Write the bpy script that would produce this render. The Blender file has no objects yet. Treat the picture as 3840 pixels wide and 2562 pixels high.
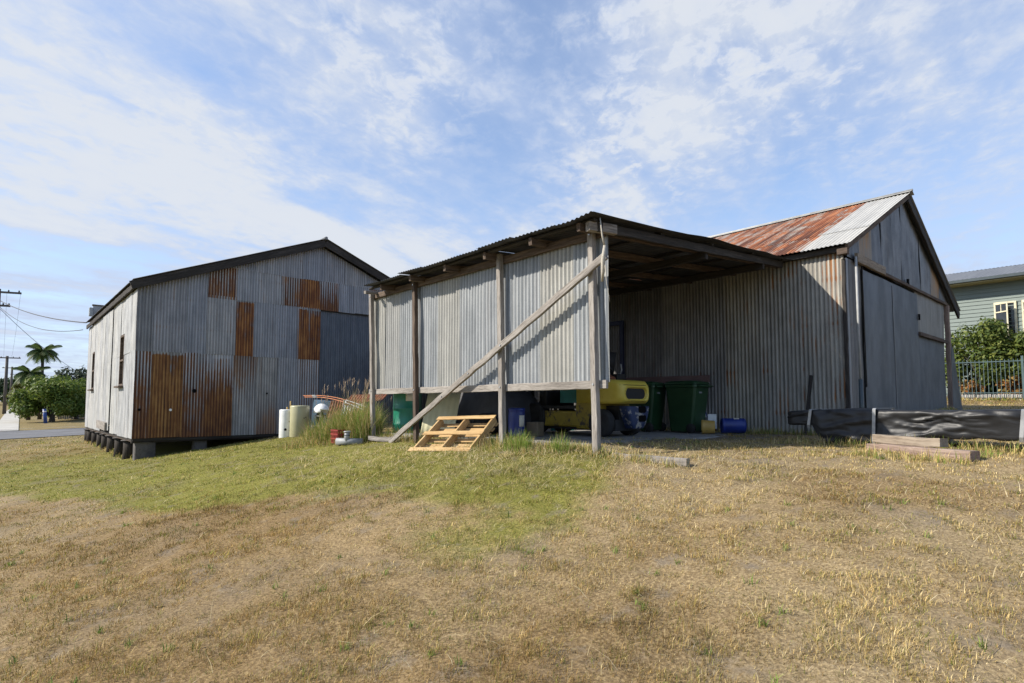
import bpy, math, random
import numpy as np
from math import radians, sin, cos, pi, hypot
from mathutils import Vector, noise as mnoise
random.seed(7); RNG = np.random.default_rng(11)
scene = bpy.context.scene
COL = scene.collection

# ------------------------------------------------------------------ axes
# x: across the site (towards the house), y: along the sheds (towards the street), z = 0 at eye level
AZ = radians(41.9)
FWD = (sin(AZ), cos(AZ))

# ------------------------------------------------------------------ terrain
CTRL = np.array([
 (0,0,-1.60),(5.45,4.5,-.67),(5.7,10.6,-.74),(5.6,8.9,-.70),(5.55,6.5,-.64),(4.75,7.6,-.76),(5.1,6.6,-.72),
 (6.3,5.5,-.63),(7.5,8,-.63),(7,10,-.63),(9,6,-.63),(11,5,-.62),(11,9,-.63),(8,4.2,-.61),(11.2,3.6,-.59),(8.6,3.4,-.57),(8.4,1,-.56),(7.5,1.2,-.60),(8,2.2,-.58),
 (13,2,-.42),(15,3.5,-.36),(18.7,3.5,-.24),(20,0,-.25),(23,4,-.10),(27,4,.08),(27,-3,.05),(30,8,.3),(34,0,.4),(30,15,.2),(15,-6,-.7),(24,-8,-.3),
 (3.0,18,-1.50),(2.8,20,-1.60),(2.75,24,-1.56),(2.75,29,-1.58),(6.1,18,-1.10),(4.3,18,-1.30),(5.2,18,-1.21),(5,20,-1.25),(5.8,15.4,-.92),(7.2,16,-.84),(9,18,-.80),(12.5,18,-.7),(9,26,-1.1),(13,30,-1.2),
 (6.8,12.5,-.72),(9,13,-.66),(13,13,-.6),(5.9,12.4,-.80),(5.3,10.9,-.82),(4.2,11.5,-1.0),
 (0,14,-1.75),(0,20,-1.85),(0,30,-1.80),(0,37,-1.79),(3.4,37,-1.68),(10,37,-1.45),(0,47,-1.74),(10,47,-1.4),(-6,37,-1.95),(-6,10,-2.1),(-12,20,-2.2),
 (-4,-3,-2.05),(4,-4,-1.45),(9,-4,-1.0),(2,6,-1.28),(3.5,3,-1.07),(6,0,-.93),(1,10,-1.62),(20,20,-.5),(25,30,-.4),(20,45,-.8),(-15,45,-2.0),(-15,0,-2.5),(0,-12,-2.2),(20,-15,-.9)], float)
def _tps():
    P = CTRL[:, :2]; n = len(P)
    d = np.linalg.norm(P[:, None]-P[None], axis=2)
    K = np.where(d > 0, d*d*np.log(d+1e-12), 0)+np.eye(n)*.6
    A = np.zeros((n+3, n+3)); A[:n, :n] = K; A[:n, n] = 1; A[:n, n+1:] = P; A[n, :n] = 1; A[n+1:, :n] = P.T
    return np.linalg.solve(A, np.concatenate([CTRL[:, 2], np.zeros(3)]))
TW = _tps()
def gz(x, y):
    x = np.asarray(x, float); y = np.asarray(y, float); sh = x.shape
    xf = x.ravel(); yf = y.ravel(); out = np.empty(len(xf)); P = CTRL[:, :2]; n = len(P)
    for i in range(0, len(xf), 20000):
        X = np.stack([xf[i:i+20000], yf[i:i+20000]], 1)
        d2 = ((X[:, None]-P[None])**2).sum(2)
        k = .5*d2*np.log(d2+1e-12)
        out[i:i+20000] = k@TW[:n]+TW[n]+X@TW[n+1:]
    out = np.clip(out, -2.5, .45)
    far = np.clip(-1.75+.012*(yf-47)+.03*np.clip(xf, -20, 60)*.8, -2.2, .5)
    cx = np.maximum(np.maximum(-16-xf, xf-33), 0); cy = np.maximum(np.maximum(-14-yf, yf-47), 0)
    w = np.clip(np.hypot(cx, cy)/12, 0, 1); w = w*w*(3-2*w)
    return (out*(1-w)+far*w).reshape(sh)
def g1(x, y): return float(gz(np.array([x]), np.array([y]))[0])

def _hash(ix, iy, s):
    h = np.sin(ix*127.1+iy*311.7+s*74.7)*43758.5453
    return h-np.floor(h)
def vnoise(x, y, s=0):
    ix = np.floor(x); iy = np.floor(y); fx = x-ix; fy = y-iy
    fx = fx*fx*(3-2*fx); fy = fy*fy*(3-2*fy)
    a = _hash(ix, iy, s); b = _hash(ix+1, iy, s); c = _hash(ix, iy+1, s); d = _hash(ix+1, iy+1, s)
    return (a*(1-fx)+b*fx)*(1-fy)+(c*(1-fx)+d*fx)*fy
def fbm(x, y, s=0, o=4):
    t = 0; a = .5
    for i in range(o): t = t+a*vnoise(x*2**i, y*2**i, s+i*3.1); a *= .5
    return t/(1-.5**o)

# ------------------------------------------------------------------ object helpers
def tag(o, label=None, cat=None, group=None, kind=None):
    if label: o['label'] = label
    if cat: o['category'] = cat
    if group: o['group'] = group
    if kind: o['kind'] = kind
    return o
def thing(name, label, cat, loc=(0, 0, 0), rz=0, group=None):
    o = bpy.data.objects.new(name, None); COL.objects.link(o)
    o.location = loc; o.rotation_euler = (0, 0, rz); o.empty_display_size = .2
    return tag(o, label, cat, group)
def copy_tree(o, parent=None):
    c = o.copy(); COL.objects.link(c)
    if parent: c.parent = parent
    for ch in [k for k in bpy.data.objects if k.parent == o]: copy_tree(ch, c)
    return c
def root_loc(p):
    v = Vector((0, 0, 0))
    while p: v += p.location; p = p.parent
    return v

class MB:
    def __init__(s): s.v = []; s.f = []; s.tc = []; s.a = []; s.sm = []
    def add(s, vs, fs, tc=None, at=None, smooth=False):
        b = len(s.v); s.v += [tuple(p) for p in vs]; s.f += [tuple(i+b for i in f) for f in fs]
        s.tc += list(tc) if tc is not None else [tuple(p) for p in vs]
        s.a += list(at) if at is not None else [(0, .5)]*len(vs)
        s.sm += [smooth]*len(fs); return s
    def box(s, c, d, rz=0):
        cx, cy, cz = c; a, b, h = d[0]/2, d[1]/2, d[2]/2; ca, sa = cos(rz), sin(rz)
        vs = [(cx+x*ca-y*sa, cy+x*sa+y*ca, cz+z) for x in (-a, a) for y in (-b, b) for z in (-h, h)]
        return s.add(vs, [(0, 1, 3, 2), (4, 6, 7, 5), (0, 4, 5, 1), (2, 3, 7, 6), (0, 2, 6, 4), (1, 5, 7, 3)])
    def beam(s, p0, p1, w, h, up=(0, 0, 1), ch=.006, jit=.004, seg=None, twist=0):
        p0 = Vector(p0); p1 = Vector(p1); d = p1-p0; L = d.length; d.normalize(); up = Vector(up)
        side = d.cross(up)
        if side.length < 1e-3: side = d.cross(Vector((1, 0, 0)))
        side.normalize(); up = side.cross(d); n = seg or max(2, int(L/.18)); ch = min(ch, w*.3, h*.3)
        pr = [(-w/2+ch, -h/2), (w/2-ch, -h/2), (w/2, -h/2+ch), (w/2, h/2-ch), (w/2-ch, h/2), (-w/2+ch, h/2), (-w/2, h/2-ch), (-w/2, -h/2+ch)]
        vs = []; tc = []; o = random.random()*50
        for i in range(n+1):
            t = i/n; q = p0+d*L*t; jx = (random.random()-.5)*jit; jy = (random.random()-.5)*jit
            for a, b in pr:
                vs.append(q+side*(a+jx+(random.random()-.5)*jit*.5)+up*(b+jy+(random.random()-.5)*jit*.5)); tc.append((t*L+o, a+o, b))
        fs = [(i*8+k, i*8+(k+1) % 8, (i+1)*8+(k+1) % 8, (i+1)*8+k) for i in range(n) for k in range(8)]
        fs += [tuple(range(7, -1, -1)), tuple(n*8+k for k in range(8))]
        return s.add(vs, fs, tc)
    def tube(s, pts, r, n=8, cap=True, smooth=True):
        pts = [Vector(p) for p in pts]; R = r if isinstance(r, (list, tuple)) else [r]*len(pts); vs = []; tc = []; L = 0
        ref = Vector((0, 0, 1)) if abs((pts[-1]-pts[0]).normalized().z) < .9 else Vector((1, 0, 0))
        for i, p in enumerate(pts):
            d = (pts[min(i+1, len(pts)-1)]-pts[max(i-1, 0)]).normalized(); a = d.cross(ref).normalized(); b = d.cross(a)
            if i: L += (p-pts[i-1]).length
            for k in range(n):
                t = 2*pi*k/n; vs.append(p+a*cos(t)*R[i]+b*sin(t)*R[i]); tc.append((L, R[i]*cos(t), R[i]*sin(t)))
        fs = [(i*n+k, i*n+(k+1) % n, (i+1)*n+(k+1) % n, (i+1)*n+k) for i in range(len(pts)-1) for k in range(n)]
        s.add(vs, fs, tc, smooth=smooth)
        if cap:
            b = len(s.v)-len(vs); s.f += [tuple(b+k for k in range(n-1, -1, -1)), tuple(b+(len(pts)-1)*n+k for k in range(n))]; s.sm += [False, False]
        return s
    def lathe(s, c, prof, n=32, axis='z', smooth=True, M=None):
        vs = []; m = len(prof)
        for r, h in prof:
            for k in range(n):
                t = 2*pi*k/n; p = Vector((r*cos(t), r*sin(t), h))
                if axis == 'x': p = Vector((p.z, p.x, p.y))
                if axis == 'y': p = Vector((p.x, p.z, p.y))
                if M is not None: p = M@p
                vs.append(p+Vector(c))
        fs = [(i*n+k, i*n+(k+1) % n, (i+1)*n+(k+1) % n, (i+1)*n+k) for i in range(m-1) for k in range(n)]
        b = len(s.v); s.add(vs, fs, smooth=smooth)
        if prof[0][0] > 1e-4: s.f.append(tuple(b+k for k in range(n-1, -1, -1))); s.sm.append(False)
        if prof[-1][0] > 1e-4: s.f.append(tuple(b+(m-1)*n+k for k in range(n))); s.sm.append(False)
        return s
    def loft(s, rings, cap0=True, cap1=True, smooth=True):
        n = len(rings[0]); b = len(s.v); vs = [p for r in rings for p in r]
        fs = [(i*n+k, i*n+(k+1) % n, (i+1)*n+(k+1) % n, (i+1)*n+k) for i in range(len(rings)-1) for k in range(n)]
        s.add(vs, fs, smooth=smooth)
        if cap0: s.f.append(tuple(b+k for k in range(n-1, -1, -1))); s.sm.append(False)
        if cap1: s.f.append(tuple(b+(len(rings)-1)*n+k for k in range(n))); s.sm.append(False)
        return s
    def sheet(s, O, U, V, w, h, top=None, bot=None, pitch=.0762, amp=.0085, rows=8, sub=8, bulge=.004, N=None, holes=None):
        # corrugated iron: U across the ribs, V along them; top(u)/bot(u) give its cut edges
        O = Vector(O); U = Vector(U); V = Vector(V); N = Vector(N) if N else U.cross(V).normalized(); seed = random.random()*99
        nu = max(2, int(round(w/pitch*sub))); vs = []; at = []; ok = []
        for i in range(nu+1):
            u = w*i/nu; t1 = top(u) if top else h; b1 = bot(u) if bot else 0
            ok.append(t1 > b1+.005); t1 = max(t1, b1+.001)
            c = cos(2*pi*u/pitch); rw = c*min(1, amp/.0085)**2
            for j in range(rows+1):
                f = j/rows; v = b1+(t1-b1)*f
                e = (mnoise.noise((u*1.3+seed, v*1.1, seed))*bulge*1.6)
                vs.append(O+U*u+V*v+N*(c*amp+e)); at.append((rw, f))
        R = rows+1
        fs = [(i*R+j, (i+1)*R+j, (i+1)*R+j+1, i*R+j+1) for i in range(nu) for j in range(rows) if ok[i] or ok[i+1]]
        return s.add(vs, fs, None, at, smooth=True)
    def build(s, name, mat, parent=None, bevel=0, solid=0, auto=False):
        me = bpy.data.meshes.new(name); base = root_loc(parent)
        me.from_pydata([(p[0]-base.x, p[1]-base.y, p[2]-base.z) for p in s.v], [], s.f)
        me.polygons.foreach_set('use_smooth', s.sm)
        a = me.attributes.new('tc', 'FLOAT_VECTOR', 'POINT'); a.data.foreach_set('vector', np.array([tuple(t) for t in s.tc], dtype=np.float32).ravel())
        A = np.array(s.a, dtype=np.float32)
        a = me.attributes.new('ridge', 'FLOAT', 'POINT'); a.data.foreach_set('value', A[:, 0].copy())
        a = me.attributes.new('vv', 'FLOAT', 'POINT'); a.data.foreach_set('value', A[:, 1].copy())
        for m in (mat if isinstance(mat, (list, tuple)) else [mat]): me.materials.append(m)
        o = bpy.data.objects.new(name, me); COL.objects.link(o)
        if parent: o.parent = parent
        if solid: m = o.modifiers.new('solid', 'SOLIDIFY'); m.thickness = solid; m.offset = 0
        if bevel: m = o.modifiers.new('bevel', 'BEVEL'); m.width = bevel; m.segments = 2; m.limit_method = 'ANGLE'; m.angle_limit = radians(40)
        return o
def rrect(cx, cy, w, h, r, n=6):
    pts = []
    for qx, qy, a0 in ((1, 1, 0), (-1, 1, 90), (-1, -1, 180), (1, -1, 270)):
        for i in range(n+1):
            a = radians(a0+90*i/n); pts.append((cx+qx*(w/2-r)+r*cos(a), cy+qy*(h/2-r)+r*sin(a)))
    return pts

# ------------------------------------------------------------------ material helpers
class NT:
    def __init__(s, name):
        s.m = bpy.data.materials.new(name); s.m.use_nodes = True; s.t = s.m.node_tree; s.n = s.t.nodes
        s.p = s.n['Principled BSDF']
    def N(s, typ, **k):
        x = s.n.new('ShaderNode'+typ)
        for a, b in k.items(): setattr(x, a, b)
        return x
    def L(s, a, b): s.t.links.new(a, b)
    def put(s, sock, v):
        if hasattr(v, 'links'): s.L(v, sock)
        else: sock.default_value = v
    def math(s, op, a, b=0., c=None, clamp=False):
        x = s.N('Math', operation=op, use_clamp=clamp); s.put(x.inputs[0], a); s.put(x.inputs[1], b)
        if c is not None: s.put(x.inputs[2], c)
        return x.outputs[0]
    def attr(s, name, out='Fac'):
        return s.N('Attribute', attribute_name=name).outputs[out]
    def coord(s, src='Object', scale=(1, 1, 1), rnd=True):
        if src in ('Object', 'Generated'): c = s.N('TexCoord').outputs[src]
        elif src == 'Position': c = s.N('NewGeometry').outputs['Position']
        else: c = s.attr(src, 'Vector')
        mp = s.N('Mapping'); s.L(c, mp.inputs[0]); mp.inputs['Scale'].default_value = scale
        if rnd:
            r = s.N('ObjectInfo').outputs['Random']; cb = s.N('CombineXYZ')
            for i, k in enumerate((37, 53, 19)): s.L(s.math('MULTIPLY', r, k), cb.inputs[i])
            s.L(cb.outputs[0], mp.inputs['Location'])
        return mp.outputs[0]
    def noise(s, vec, scale=1., detail=4., rough=.55, dist=0.):
        x = s.N('TexNoise'); s.L(vec, x.inputs['Vector']); x.inputs['Scale'].default_value = scale
        x.inputs['Detail'].default_value = detail; x.inputs['Roughness'].default_value = rough; x.inputs['Distortion'].default_value = dist
        return x.outputs['Fac']
    def ramp(s, fac, stops):
        x = s.N('ValToRGB'); e = x.color_ramp.elements
        while len(e) < len(stops): e.new(.5)
        for q, (p, c) in zip(e, stops): q.position = p; q.color = (*c, 1) if len(c) == 3 else c
        s.L(fac, x.inputs[0]); return x.outputs[0]
    def step(s, fac, a, b):
        x = s.N('MapRange', interpolation_type='SMOOTHSTEP'); s.put(x.inputs[0], fac); x.inputs[1].default_value = a; x.inputs[2].default_value = b
        return x.outputs[0]
    def mix(s, f, a, b, mode='MIX'):
        x = s.N('Mix', data_type='RGBA', blend_type=mode); s.put(x.inputs[0], f)
        for i, v in ((6, a), (7, b)): s.put(x.inputs[i], (*v, 1) if isinstance(v, tuple) and len(v) == 3 else v)
        return x.outputs[2]
    def bump(s, h, strength=.3, dist=.01):
        x = s.N('Bump'); x.inputs['Strength'].default_value = strength; x.inputs['Distance'].default_value = dist; s.L(h, x.inputs['Height'])
        s.L(x.outputs[0], s.p.inputs['Normal'])
    def out(s, col=None, rough=.7, metal=0., spec=.5):
        if col is not None: s.put(s.p.inputs['Base Color'], (*col, 1) if isinstance(col, tuple) and len(col) == 3 else col)
        s.put(s.p.inputs['Roughness'], rough); s.put(s.p.inputs['Metallic'], metal); s.put(s.p.inputs['Specular IOR Level'], spec)
        return s.m

def iron(name, c1, c2, rust=0., nails=0., patch=False, streak=0., lo=.5, hi=.62, ridge=.1, vb=0., rc=((.055, .022, .012), (.17, .065, .022), (.30, .15, .045)), along='z', metal=.25, rough=.5, top_clean=False, stain=.0, tint=None):
    """weathered corrugated iron; rust coverage follows run-off streaks along the ribs and sits in their hollows"""
    m = NT(name); s1 = {'z': (11, 11, .55), 'x': (.35, 4.5, .35), 'flat': (2.6, 2.6, .9)}[along]; s2 = {'z': (26, 26, 1.3), 'x': (.8, 9, .8), 'flat': (6, 6, 2.5)}[along]
    a = m.noise(m.coord('Object', s1), 1, 5, .6); b = m.noise(m.coord('Object', s2), 1, 4, .6); f = m.noise(m.coord('Object', (3, 3, 2)), 1, 5, .6)
    rd = m.attr('ridge'); vv = m.attr('vv')
    col = m.mix(m.step(m.math('ADD', m.math('MULTIPLY', a, .6), m.math('MULTIPLY', f, .4)), .36, .64), c1, c2)
    sp = m.noise(m.coord('Object', (70, 70, 45)), 1, 2)
    col = m.mix(.22, col, m.ramp(sp, [(.35, (.35, .35, .36)), (.65, (1, 1, 1))]), 'MULTIPLY')
    col = m.mix(1, col, m.ramp(m.math('MULTIPLY_ADD', rd, .5, .5), [(0, (.70, .70, .71)), (.55, (.96, .96, .96)), (1, (1.12, 1.12, 1.11))]), 'MULTIPLY')  # rib shading painted in: hollows darker, crests lighter
    rnd = m.N('ObjectInfo').outputs['Random']
    col = m.mix(1, col, m.ramp(rnd, [(0, (.84, .84, .86)), (.5, (.95, .95, .95)), (1, (1, .98, .94))]), 'MULTIPLY')
    if stain:   # thin brown run-off stains
        st = m.step(m.noise(m.coord('Object', tuple(k*.8 for k in s1)), 1, 6, .65), .56, .74)
        col = m.mix(m.math('MULTIPLY', st, stain), col, (.16, .10, .055))
    fac = None
    if rust:
        h = m.math('ADD', m.math('MULTIPLY', a, .5), m.math('MULTIPLY', f, .5))
        h = m.math('SUBTRACT', h, m.math('MULTIPLY', rd, ridge))
        if vb: h = m.math('ADD', h, m.math('MULTIPLY', m.math('SUBTRACT', .5, vv), vb))
        if nails:   # rust starts along the nail rows
            zc = m.N('SeparateXYZ'); m.L(m.coord('Object', (1, 1, 1), False), zc.inputs[0]); fr = m.math('ABSOLUTE', m.math('SUBTRACT', m.math('FRACT', m.math('MULTIPLY', zc.outputs[2], 1.22)), .5))
            h = m.math('ADD', h, m.math('MULTIPLY', m.step(fr, .09, .0), nails))
        if top_clean: h = m.math('SUBTRACT', h, m.math('MULTIPLY', m.step(vv, .93, 1.0), .35))
        fac = m.math('MULTIPLY', m.step(h, lo, hi), rust)
        if patch: fac = m.math('MULTIPLY', fac, m.step(m.noise(m.coord('Object', (1.5, 1.5, .8)), 1, 2), .50, .60))
        rcol = m.ramp(m.math('ADD', m.math('ADD', m.math('MULTIPLY', b, .6), m.math('MULTIPLY', f, .4)), m.math('MULTIPLY', rd, .085)), [(.32, rc[0]), (.5, rc[1]), (.66, rc[2])])
        col = m.mix(fac, col, rcol)
        if streak:
            dk = m.step(m.noise(m.coord('Object', tuple(k*.55 for k in s1)), 1, 5, .6), .50, .62); col = m.mix(m.math('MULTIPLY', dk, streak), col, (.055, .022, .016))
        met = m.math('MULTIPLY', m.math('SUBTRACT', 1, fac), metal); ro = m.math('ADD', m.math('MULTIPLY', fac, .35), rough)
    else: met = metal; ro = rough
    m.bump(sp, .12, .004)
    return m.out(col, ro, met, .4)

def timber(name, cs, rough=.85, scale=1., bump=.5):
    m = NT(name); c = m.coord('tc', (2.2*scale, 38*scale, 38*scale)); a = m.noise(c, 1, 6, .65, .6); b = m.noise(m.coord('tc', (1.1, 6, 6)), 1, 3)
    k = m.noise(m.coord('tc', (9, 90, 90)), 1, 3)
    col = m.ramp(m.math('ADD', m.math('MULTIPLY', a, .65), m.math('MULTIPLY', b, .35)), [(.3, cs[0]), (.5, cs[1]), (.7, cs[2])])
    col = m.mix(.5, col, m.ramp(k, [(.36, (.35, .33, .31)), (.5, (1, 1, 1))]), 'MULTIPLY')
    m.bump(a, bump, .006); return m.out(col, rough, 0, .25)
def plain(name, c1, c2=None, rough=.6, metal=0., scale=6, bump=0., dirt=None, dlo=.55, dhi=.7, spec=.5):
    m = NT(name); f = m.noise(m.coord('Object', (1, 1, 1)), scale, 5, .6)
    col = m.mix(m.step(f, .35, .65), c1, c2 or tuple(k*.8 for k in c1))
    if dirt:
        g = m.noise(m.coord('Object', (1, 1, 1)), scale*2.3, 8, .7); col = m.mix(m.step(g, dlo, dhi), col, dirt)
    if bump: m.bump(m.noise(m.coord('Object', (1, 1, 1)), scale*8, 4), bump, .004)
    return m.out(col, rough, metal, spec)

M = {}
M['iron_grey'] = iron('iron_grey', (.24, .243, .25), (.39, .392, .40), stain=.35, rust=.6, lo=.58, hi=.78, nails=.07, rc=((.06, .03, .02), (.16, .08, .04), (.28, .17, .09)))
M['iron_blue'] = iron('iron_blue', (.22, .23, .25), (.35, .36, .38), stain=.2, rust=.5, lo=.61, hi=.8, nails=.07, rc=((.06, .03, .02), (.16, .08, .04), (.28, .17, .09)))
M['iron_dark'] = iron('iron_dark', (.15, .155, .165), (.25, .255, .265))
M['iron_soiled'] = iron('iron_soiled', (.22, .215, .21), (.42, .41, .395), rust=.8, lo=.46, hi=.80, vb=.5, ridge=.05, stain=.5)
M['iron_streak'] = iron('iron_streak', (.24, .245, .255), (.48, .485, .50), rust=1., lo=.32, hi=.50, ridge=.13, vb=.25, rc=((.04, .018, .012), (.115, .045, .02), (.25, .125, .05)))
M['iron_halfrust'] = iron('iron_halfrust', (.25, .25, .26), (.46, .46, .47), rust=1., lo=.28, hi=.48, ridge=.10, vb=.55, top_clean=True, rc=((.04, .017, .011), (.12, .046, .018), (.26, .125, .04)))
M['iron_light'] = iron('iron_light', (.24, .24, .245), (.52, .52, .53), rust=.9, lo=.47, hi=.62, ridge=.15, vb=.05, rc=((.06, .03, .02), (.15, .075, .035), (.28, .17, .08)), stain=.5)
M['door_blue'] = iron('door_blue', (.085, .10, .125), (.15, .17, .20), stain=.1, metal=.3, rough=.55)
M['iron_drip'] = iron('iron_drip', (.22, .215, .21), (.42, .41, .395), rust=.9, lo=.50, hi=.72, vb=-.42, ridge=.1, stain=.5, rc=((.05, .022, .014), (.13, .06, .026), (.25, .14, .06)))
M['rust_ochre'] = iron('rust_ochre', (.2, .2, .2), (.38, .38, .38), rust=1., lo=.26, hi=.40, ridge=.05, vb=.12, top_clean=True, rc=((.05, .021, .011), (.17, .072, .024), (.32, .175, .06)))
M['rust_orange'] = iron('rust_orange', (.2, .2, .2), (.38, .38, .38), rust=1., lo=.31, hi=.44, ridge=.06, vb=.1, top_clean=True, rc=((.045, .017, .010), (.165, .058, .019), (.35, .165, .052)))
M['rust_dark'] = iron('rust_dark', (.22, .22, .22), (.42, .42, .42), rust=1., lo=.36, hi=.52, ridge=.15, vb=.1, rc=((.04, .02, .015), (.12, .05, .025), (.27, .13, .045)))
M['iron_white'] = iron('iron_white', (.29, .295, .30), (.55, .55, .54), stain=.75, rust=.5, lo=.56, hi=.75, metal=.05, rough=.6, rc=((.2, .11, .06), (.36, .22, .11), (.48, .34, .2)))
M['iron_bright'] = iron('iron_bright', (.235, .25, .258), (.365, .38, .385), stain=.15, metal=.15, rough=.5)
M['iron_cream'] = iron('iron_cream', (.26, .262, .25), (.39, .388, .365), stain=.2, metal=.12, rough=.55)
M['shed_sunlit'] = iron('shed_sunlit', nails=.075, patch=True, c1=(.25, .235, .205), c2=(.42, .395, .34), rust=.95, lo=.54, hi=.66, stain=.4, metal=.1, rough=.6, rc=((.10, .04, .02), (.24, .10, .035), (.36, .2, .09)))  # lit copy of the shed iron, sun warmth put into its colour
M['shed_half_shade'] = iron('shed_half_shade', nails=.075, patch=True, c1=(.20, .192, .178), c2=(.345, .33, .30), rust=.9, lo=.58, hi=.72, stain=.45, metal=.1, rough=.6, rc=((.07, .03, .018), (.2, .08, .03), (.32, .17, .07)))
M['shed_shaded'] = iron('shed_shaded', nails=.075, patch=True, c1=(.12, .118, .115), c2=(.235, .228, .22), rust=.7, lo=.60, hi=.74, stain=.5, metal=.15, rough=.6, rc=((.07, .03, .018), (.18, .075, .03), (.3, .16, .07)))  # same iron darkened, carport shade put into its colour
M['roof_rust'] = iron('roof_rust', streak=.8, c1=(.42, .37, .31), c2=(.62, .55, .47), rust=1., lo=.36, hi=.52, ridge=.02, along='x', metal=.05, rough=.65, rc=((.045, .017, .012), (.20, .058, .022), (.44, .18, .08)))
M['roof_pale'] = iron('roof_pale', (.46, .45, .42), (.60, .585, .54), along='x', stain=.25, metal=.1, rough=.55)
M['roof_shaded'] = iron('roof_shaded', (.055, .055, .056), (.11, .11, .11), along='x', stain=.5)  # carport roof iron darkened to paint in the shade beneath it
M['roof_dark'] = iron('roof_dark', (.16, .165, .17), (.27, .275, .28), along='x', stain=.4)
M['gable_sheet'] = iron('gable_sheet', (.11, .115, .125), (.24, .244, .254), stain=.2, metal=.3, along='flat')
M['door_sheet'] = iron('door_sheet', (.10, .112, .128), (.172, .186, .205), stain=.1, metal=.3, rough=.55, along='flat')
M['gable_pale'] = iron('gable_pale', (.20, .19, .175), (.30, .288, .265), stain=.3, metal=.1)
M['gable_warm'] = iron('gable_warm', (.26, .215, .165), (.40, .34, .26), rust=.8, lo=.44, hi=.62, stain=.4, metal=.1, rc=((.2, .09, .04), (.34, .18, .08), (.45, .3, .16)))
M['timber_grey'] = timber('timber_grey', ((.10, .088, .078), (.26, .235, .21), (.40, .37, .335)))
M['timber_brown'] = timber('timber_brown', ((.035, .026, .021), (.10, .072, .055), (.2, .155, .12)))
M['timber_black'] = timber('timber_black', ((.018, .016, .015), (.04, .035, .031), (.085, .075, .066)))
M['timber_pallet'] = timber('timber_pallet', ((.30, .17, .07), (.50, .33, .15), (.64, .47, .25)), scale=.7, bump=.35)
M['timber_sleeper'] = timber('timber_sleeper', ((.13, .10, .072), (.26, .21, .16), (.37, .32, .25)))
M['timber_red'] = timber('timber_red', ((.14, .095, .075), (.25, .18, .145), (.36, .28, .23)))
M['stump'] = timber('stump', ((.014, .012, .01), (.038, .031, .025), (.085, .07, .058)))
M['stump_block'] = plain('stump_block', (.06, .055, .05), (.11, .10, .092), .9, scale=5, bump=.5, dirt=(.05, .04, .035))
M['concrete'] = plain('concrete', (.22, .215, .205), (.31, .30, .285), .9, scale=2.5, bump=.4, dirt=(.17, .15, .125), dlo=.5, dhi=.72)
M['path'] = plain('path', (.38, .36, .32), (.45, .43, .385), .9, scale=1, bump=.2)
M['asphalt'] = plain('asphalt', (.10, .10, .105), (.14, .14, .145), .9, scale=.6, bump=.4)
M['bolt'] = plain('bolt', (.55, .55, .56), rough=.35, metal=.8)
M['dark'] = plain('dark', (.006, .006, .006), rough=.95, spec=.1)
M['glass_dark'] = plain('glass_dark', (.03, .035, .04), rough=.08)
M['navy'] = plain('navy', (.008, .012, .045), rough=.6)
M['white_plastic'] = plain('white_plastic', (.70, .70, .68), (.8, .8, .78), .5, dirt=(.35, .31, .26), dlo=.6, dhi=.8)
M['white_enamel'] = plain('white_enamel', (.66, .66, .64), (.76, .76, .74), .35, scale=4, dirt=(.25, .19, .13), dlo=.62, dhi=.72)
M['beige_enamel'] = plain('beige_enamel', (.36, .34, .20), (.41, .39, .24), .4, scale=3, dirt=(.22, .17, .1), dlo=.66, dhi=.8)
M['blue_enamel'] = plain('blue_enamel', (.34, .45, .47), (.42, .52, .52), .45, scale=3, dirt=(.25, .22, .17), dlo=.6, dhi=.75)
M['drum_green'] = plain('drum_green', (.015, .16, .10), (.02, .20, .125), .4, scale=3, dirt=(.10, .2, .15), dlo=.62, dhi=.75)
M['drum_blue'] = plain('drum_blue', (.010, .024, .16), (.015, .036, .21), .38, scale=4)
M['yellow_plastic'] = plain('yellow_plastic', (.40, .25, .05), (.48, .31, .08), .5, scale=5, dirt=(.2, .14, .06))
M['paper'] = plain('paper', (.62, .58, .48), (.7, .66, .56), .8)
M['bin_green'] = plain('bin_green', (.016, .052, .02), (.02, .064, .024), .42, scale=5, bump=.1)
M['rubber'] = plain('rubber', (.018, .017, .017), (.03, .029, .028), .85, scale=8, bump=.3)
M['fork_yellow'] = plain('fork_yellow', (.62, .475, .06), (.69, .545, .09), .42, scale=3, bump=.08, dirt=(.22, .13, .04), dlo=.66, dhi=.72)
M['fork_chassis'] = plain('fork_chassis', (.30, .21, .02), (.40, .29, .03), .55, scale=3, bump=.08, dirt=(.07, .05, .03), dlo=.52, dhi=.62)
M['fork_black'] = plain('fork_black', (.012, .012, .013), rough=.6)
M['fork_blue'] = plain('fork_blue', (.014, .026, .075), (.025, .042, .11), .5, scale=3.2, dirt=(.36, .33, .29), dlo=.53, dhi=.62)
M['teal'] = plain('teal', (.03, .19, .17), rough=.6)
M['maroon'] = plain('maroon', (.10, .055, .05), (.13, .075, .068), .6, scale=4)
M['red_plastic'] = plain('red_plastic', (.20, .022, .02), (.26, .03, .025), .5)
M['scrap_rust'] = plain('scrap_rust', (.11, .035, .018), (.22, .075, .032), .85, scale=7, bump=.3, dirt=(.05, .02, .015))
M['pipe_grey'] = plain('pipe_grey', (.22, .23, .235), (.32, .33, .33), .55, scale=6)
M['orange_rod'] = plain('orange_rod', (.42, .14, .05), (.5, .2, .09), .5)
M['fibro'] = plain('fibro', (.50, .47, .29), (.55, .52, .34), .7, scale=3, dirt=(.34, .3, .18), dlo=.6, dhi=.8)
M['tarp_grey'] = plain('tarp_grey', (.05, .05, .055), (.08, .08, .085), .7, scale=3)
M['galv_strap'] = plain('galv_strap', (.25, .255, .26), (.36, .365, .37), .4, .3, scale=9)
M['pvc'] = plain('pvc', (.36, .36, .35), rough=.6)
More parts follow.
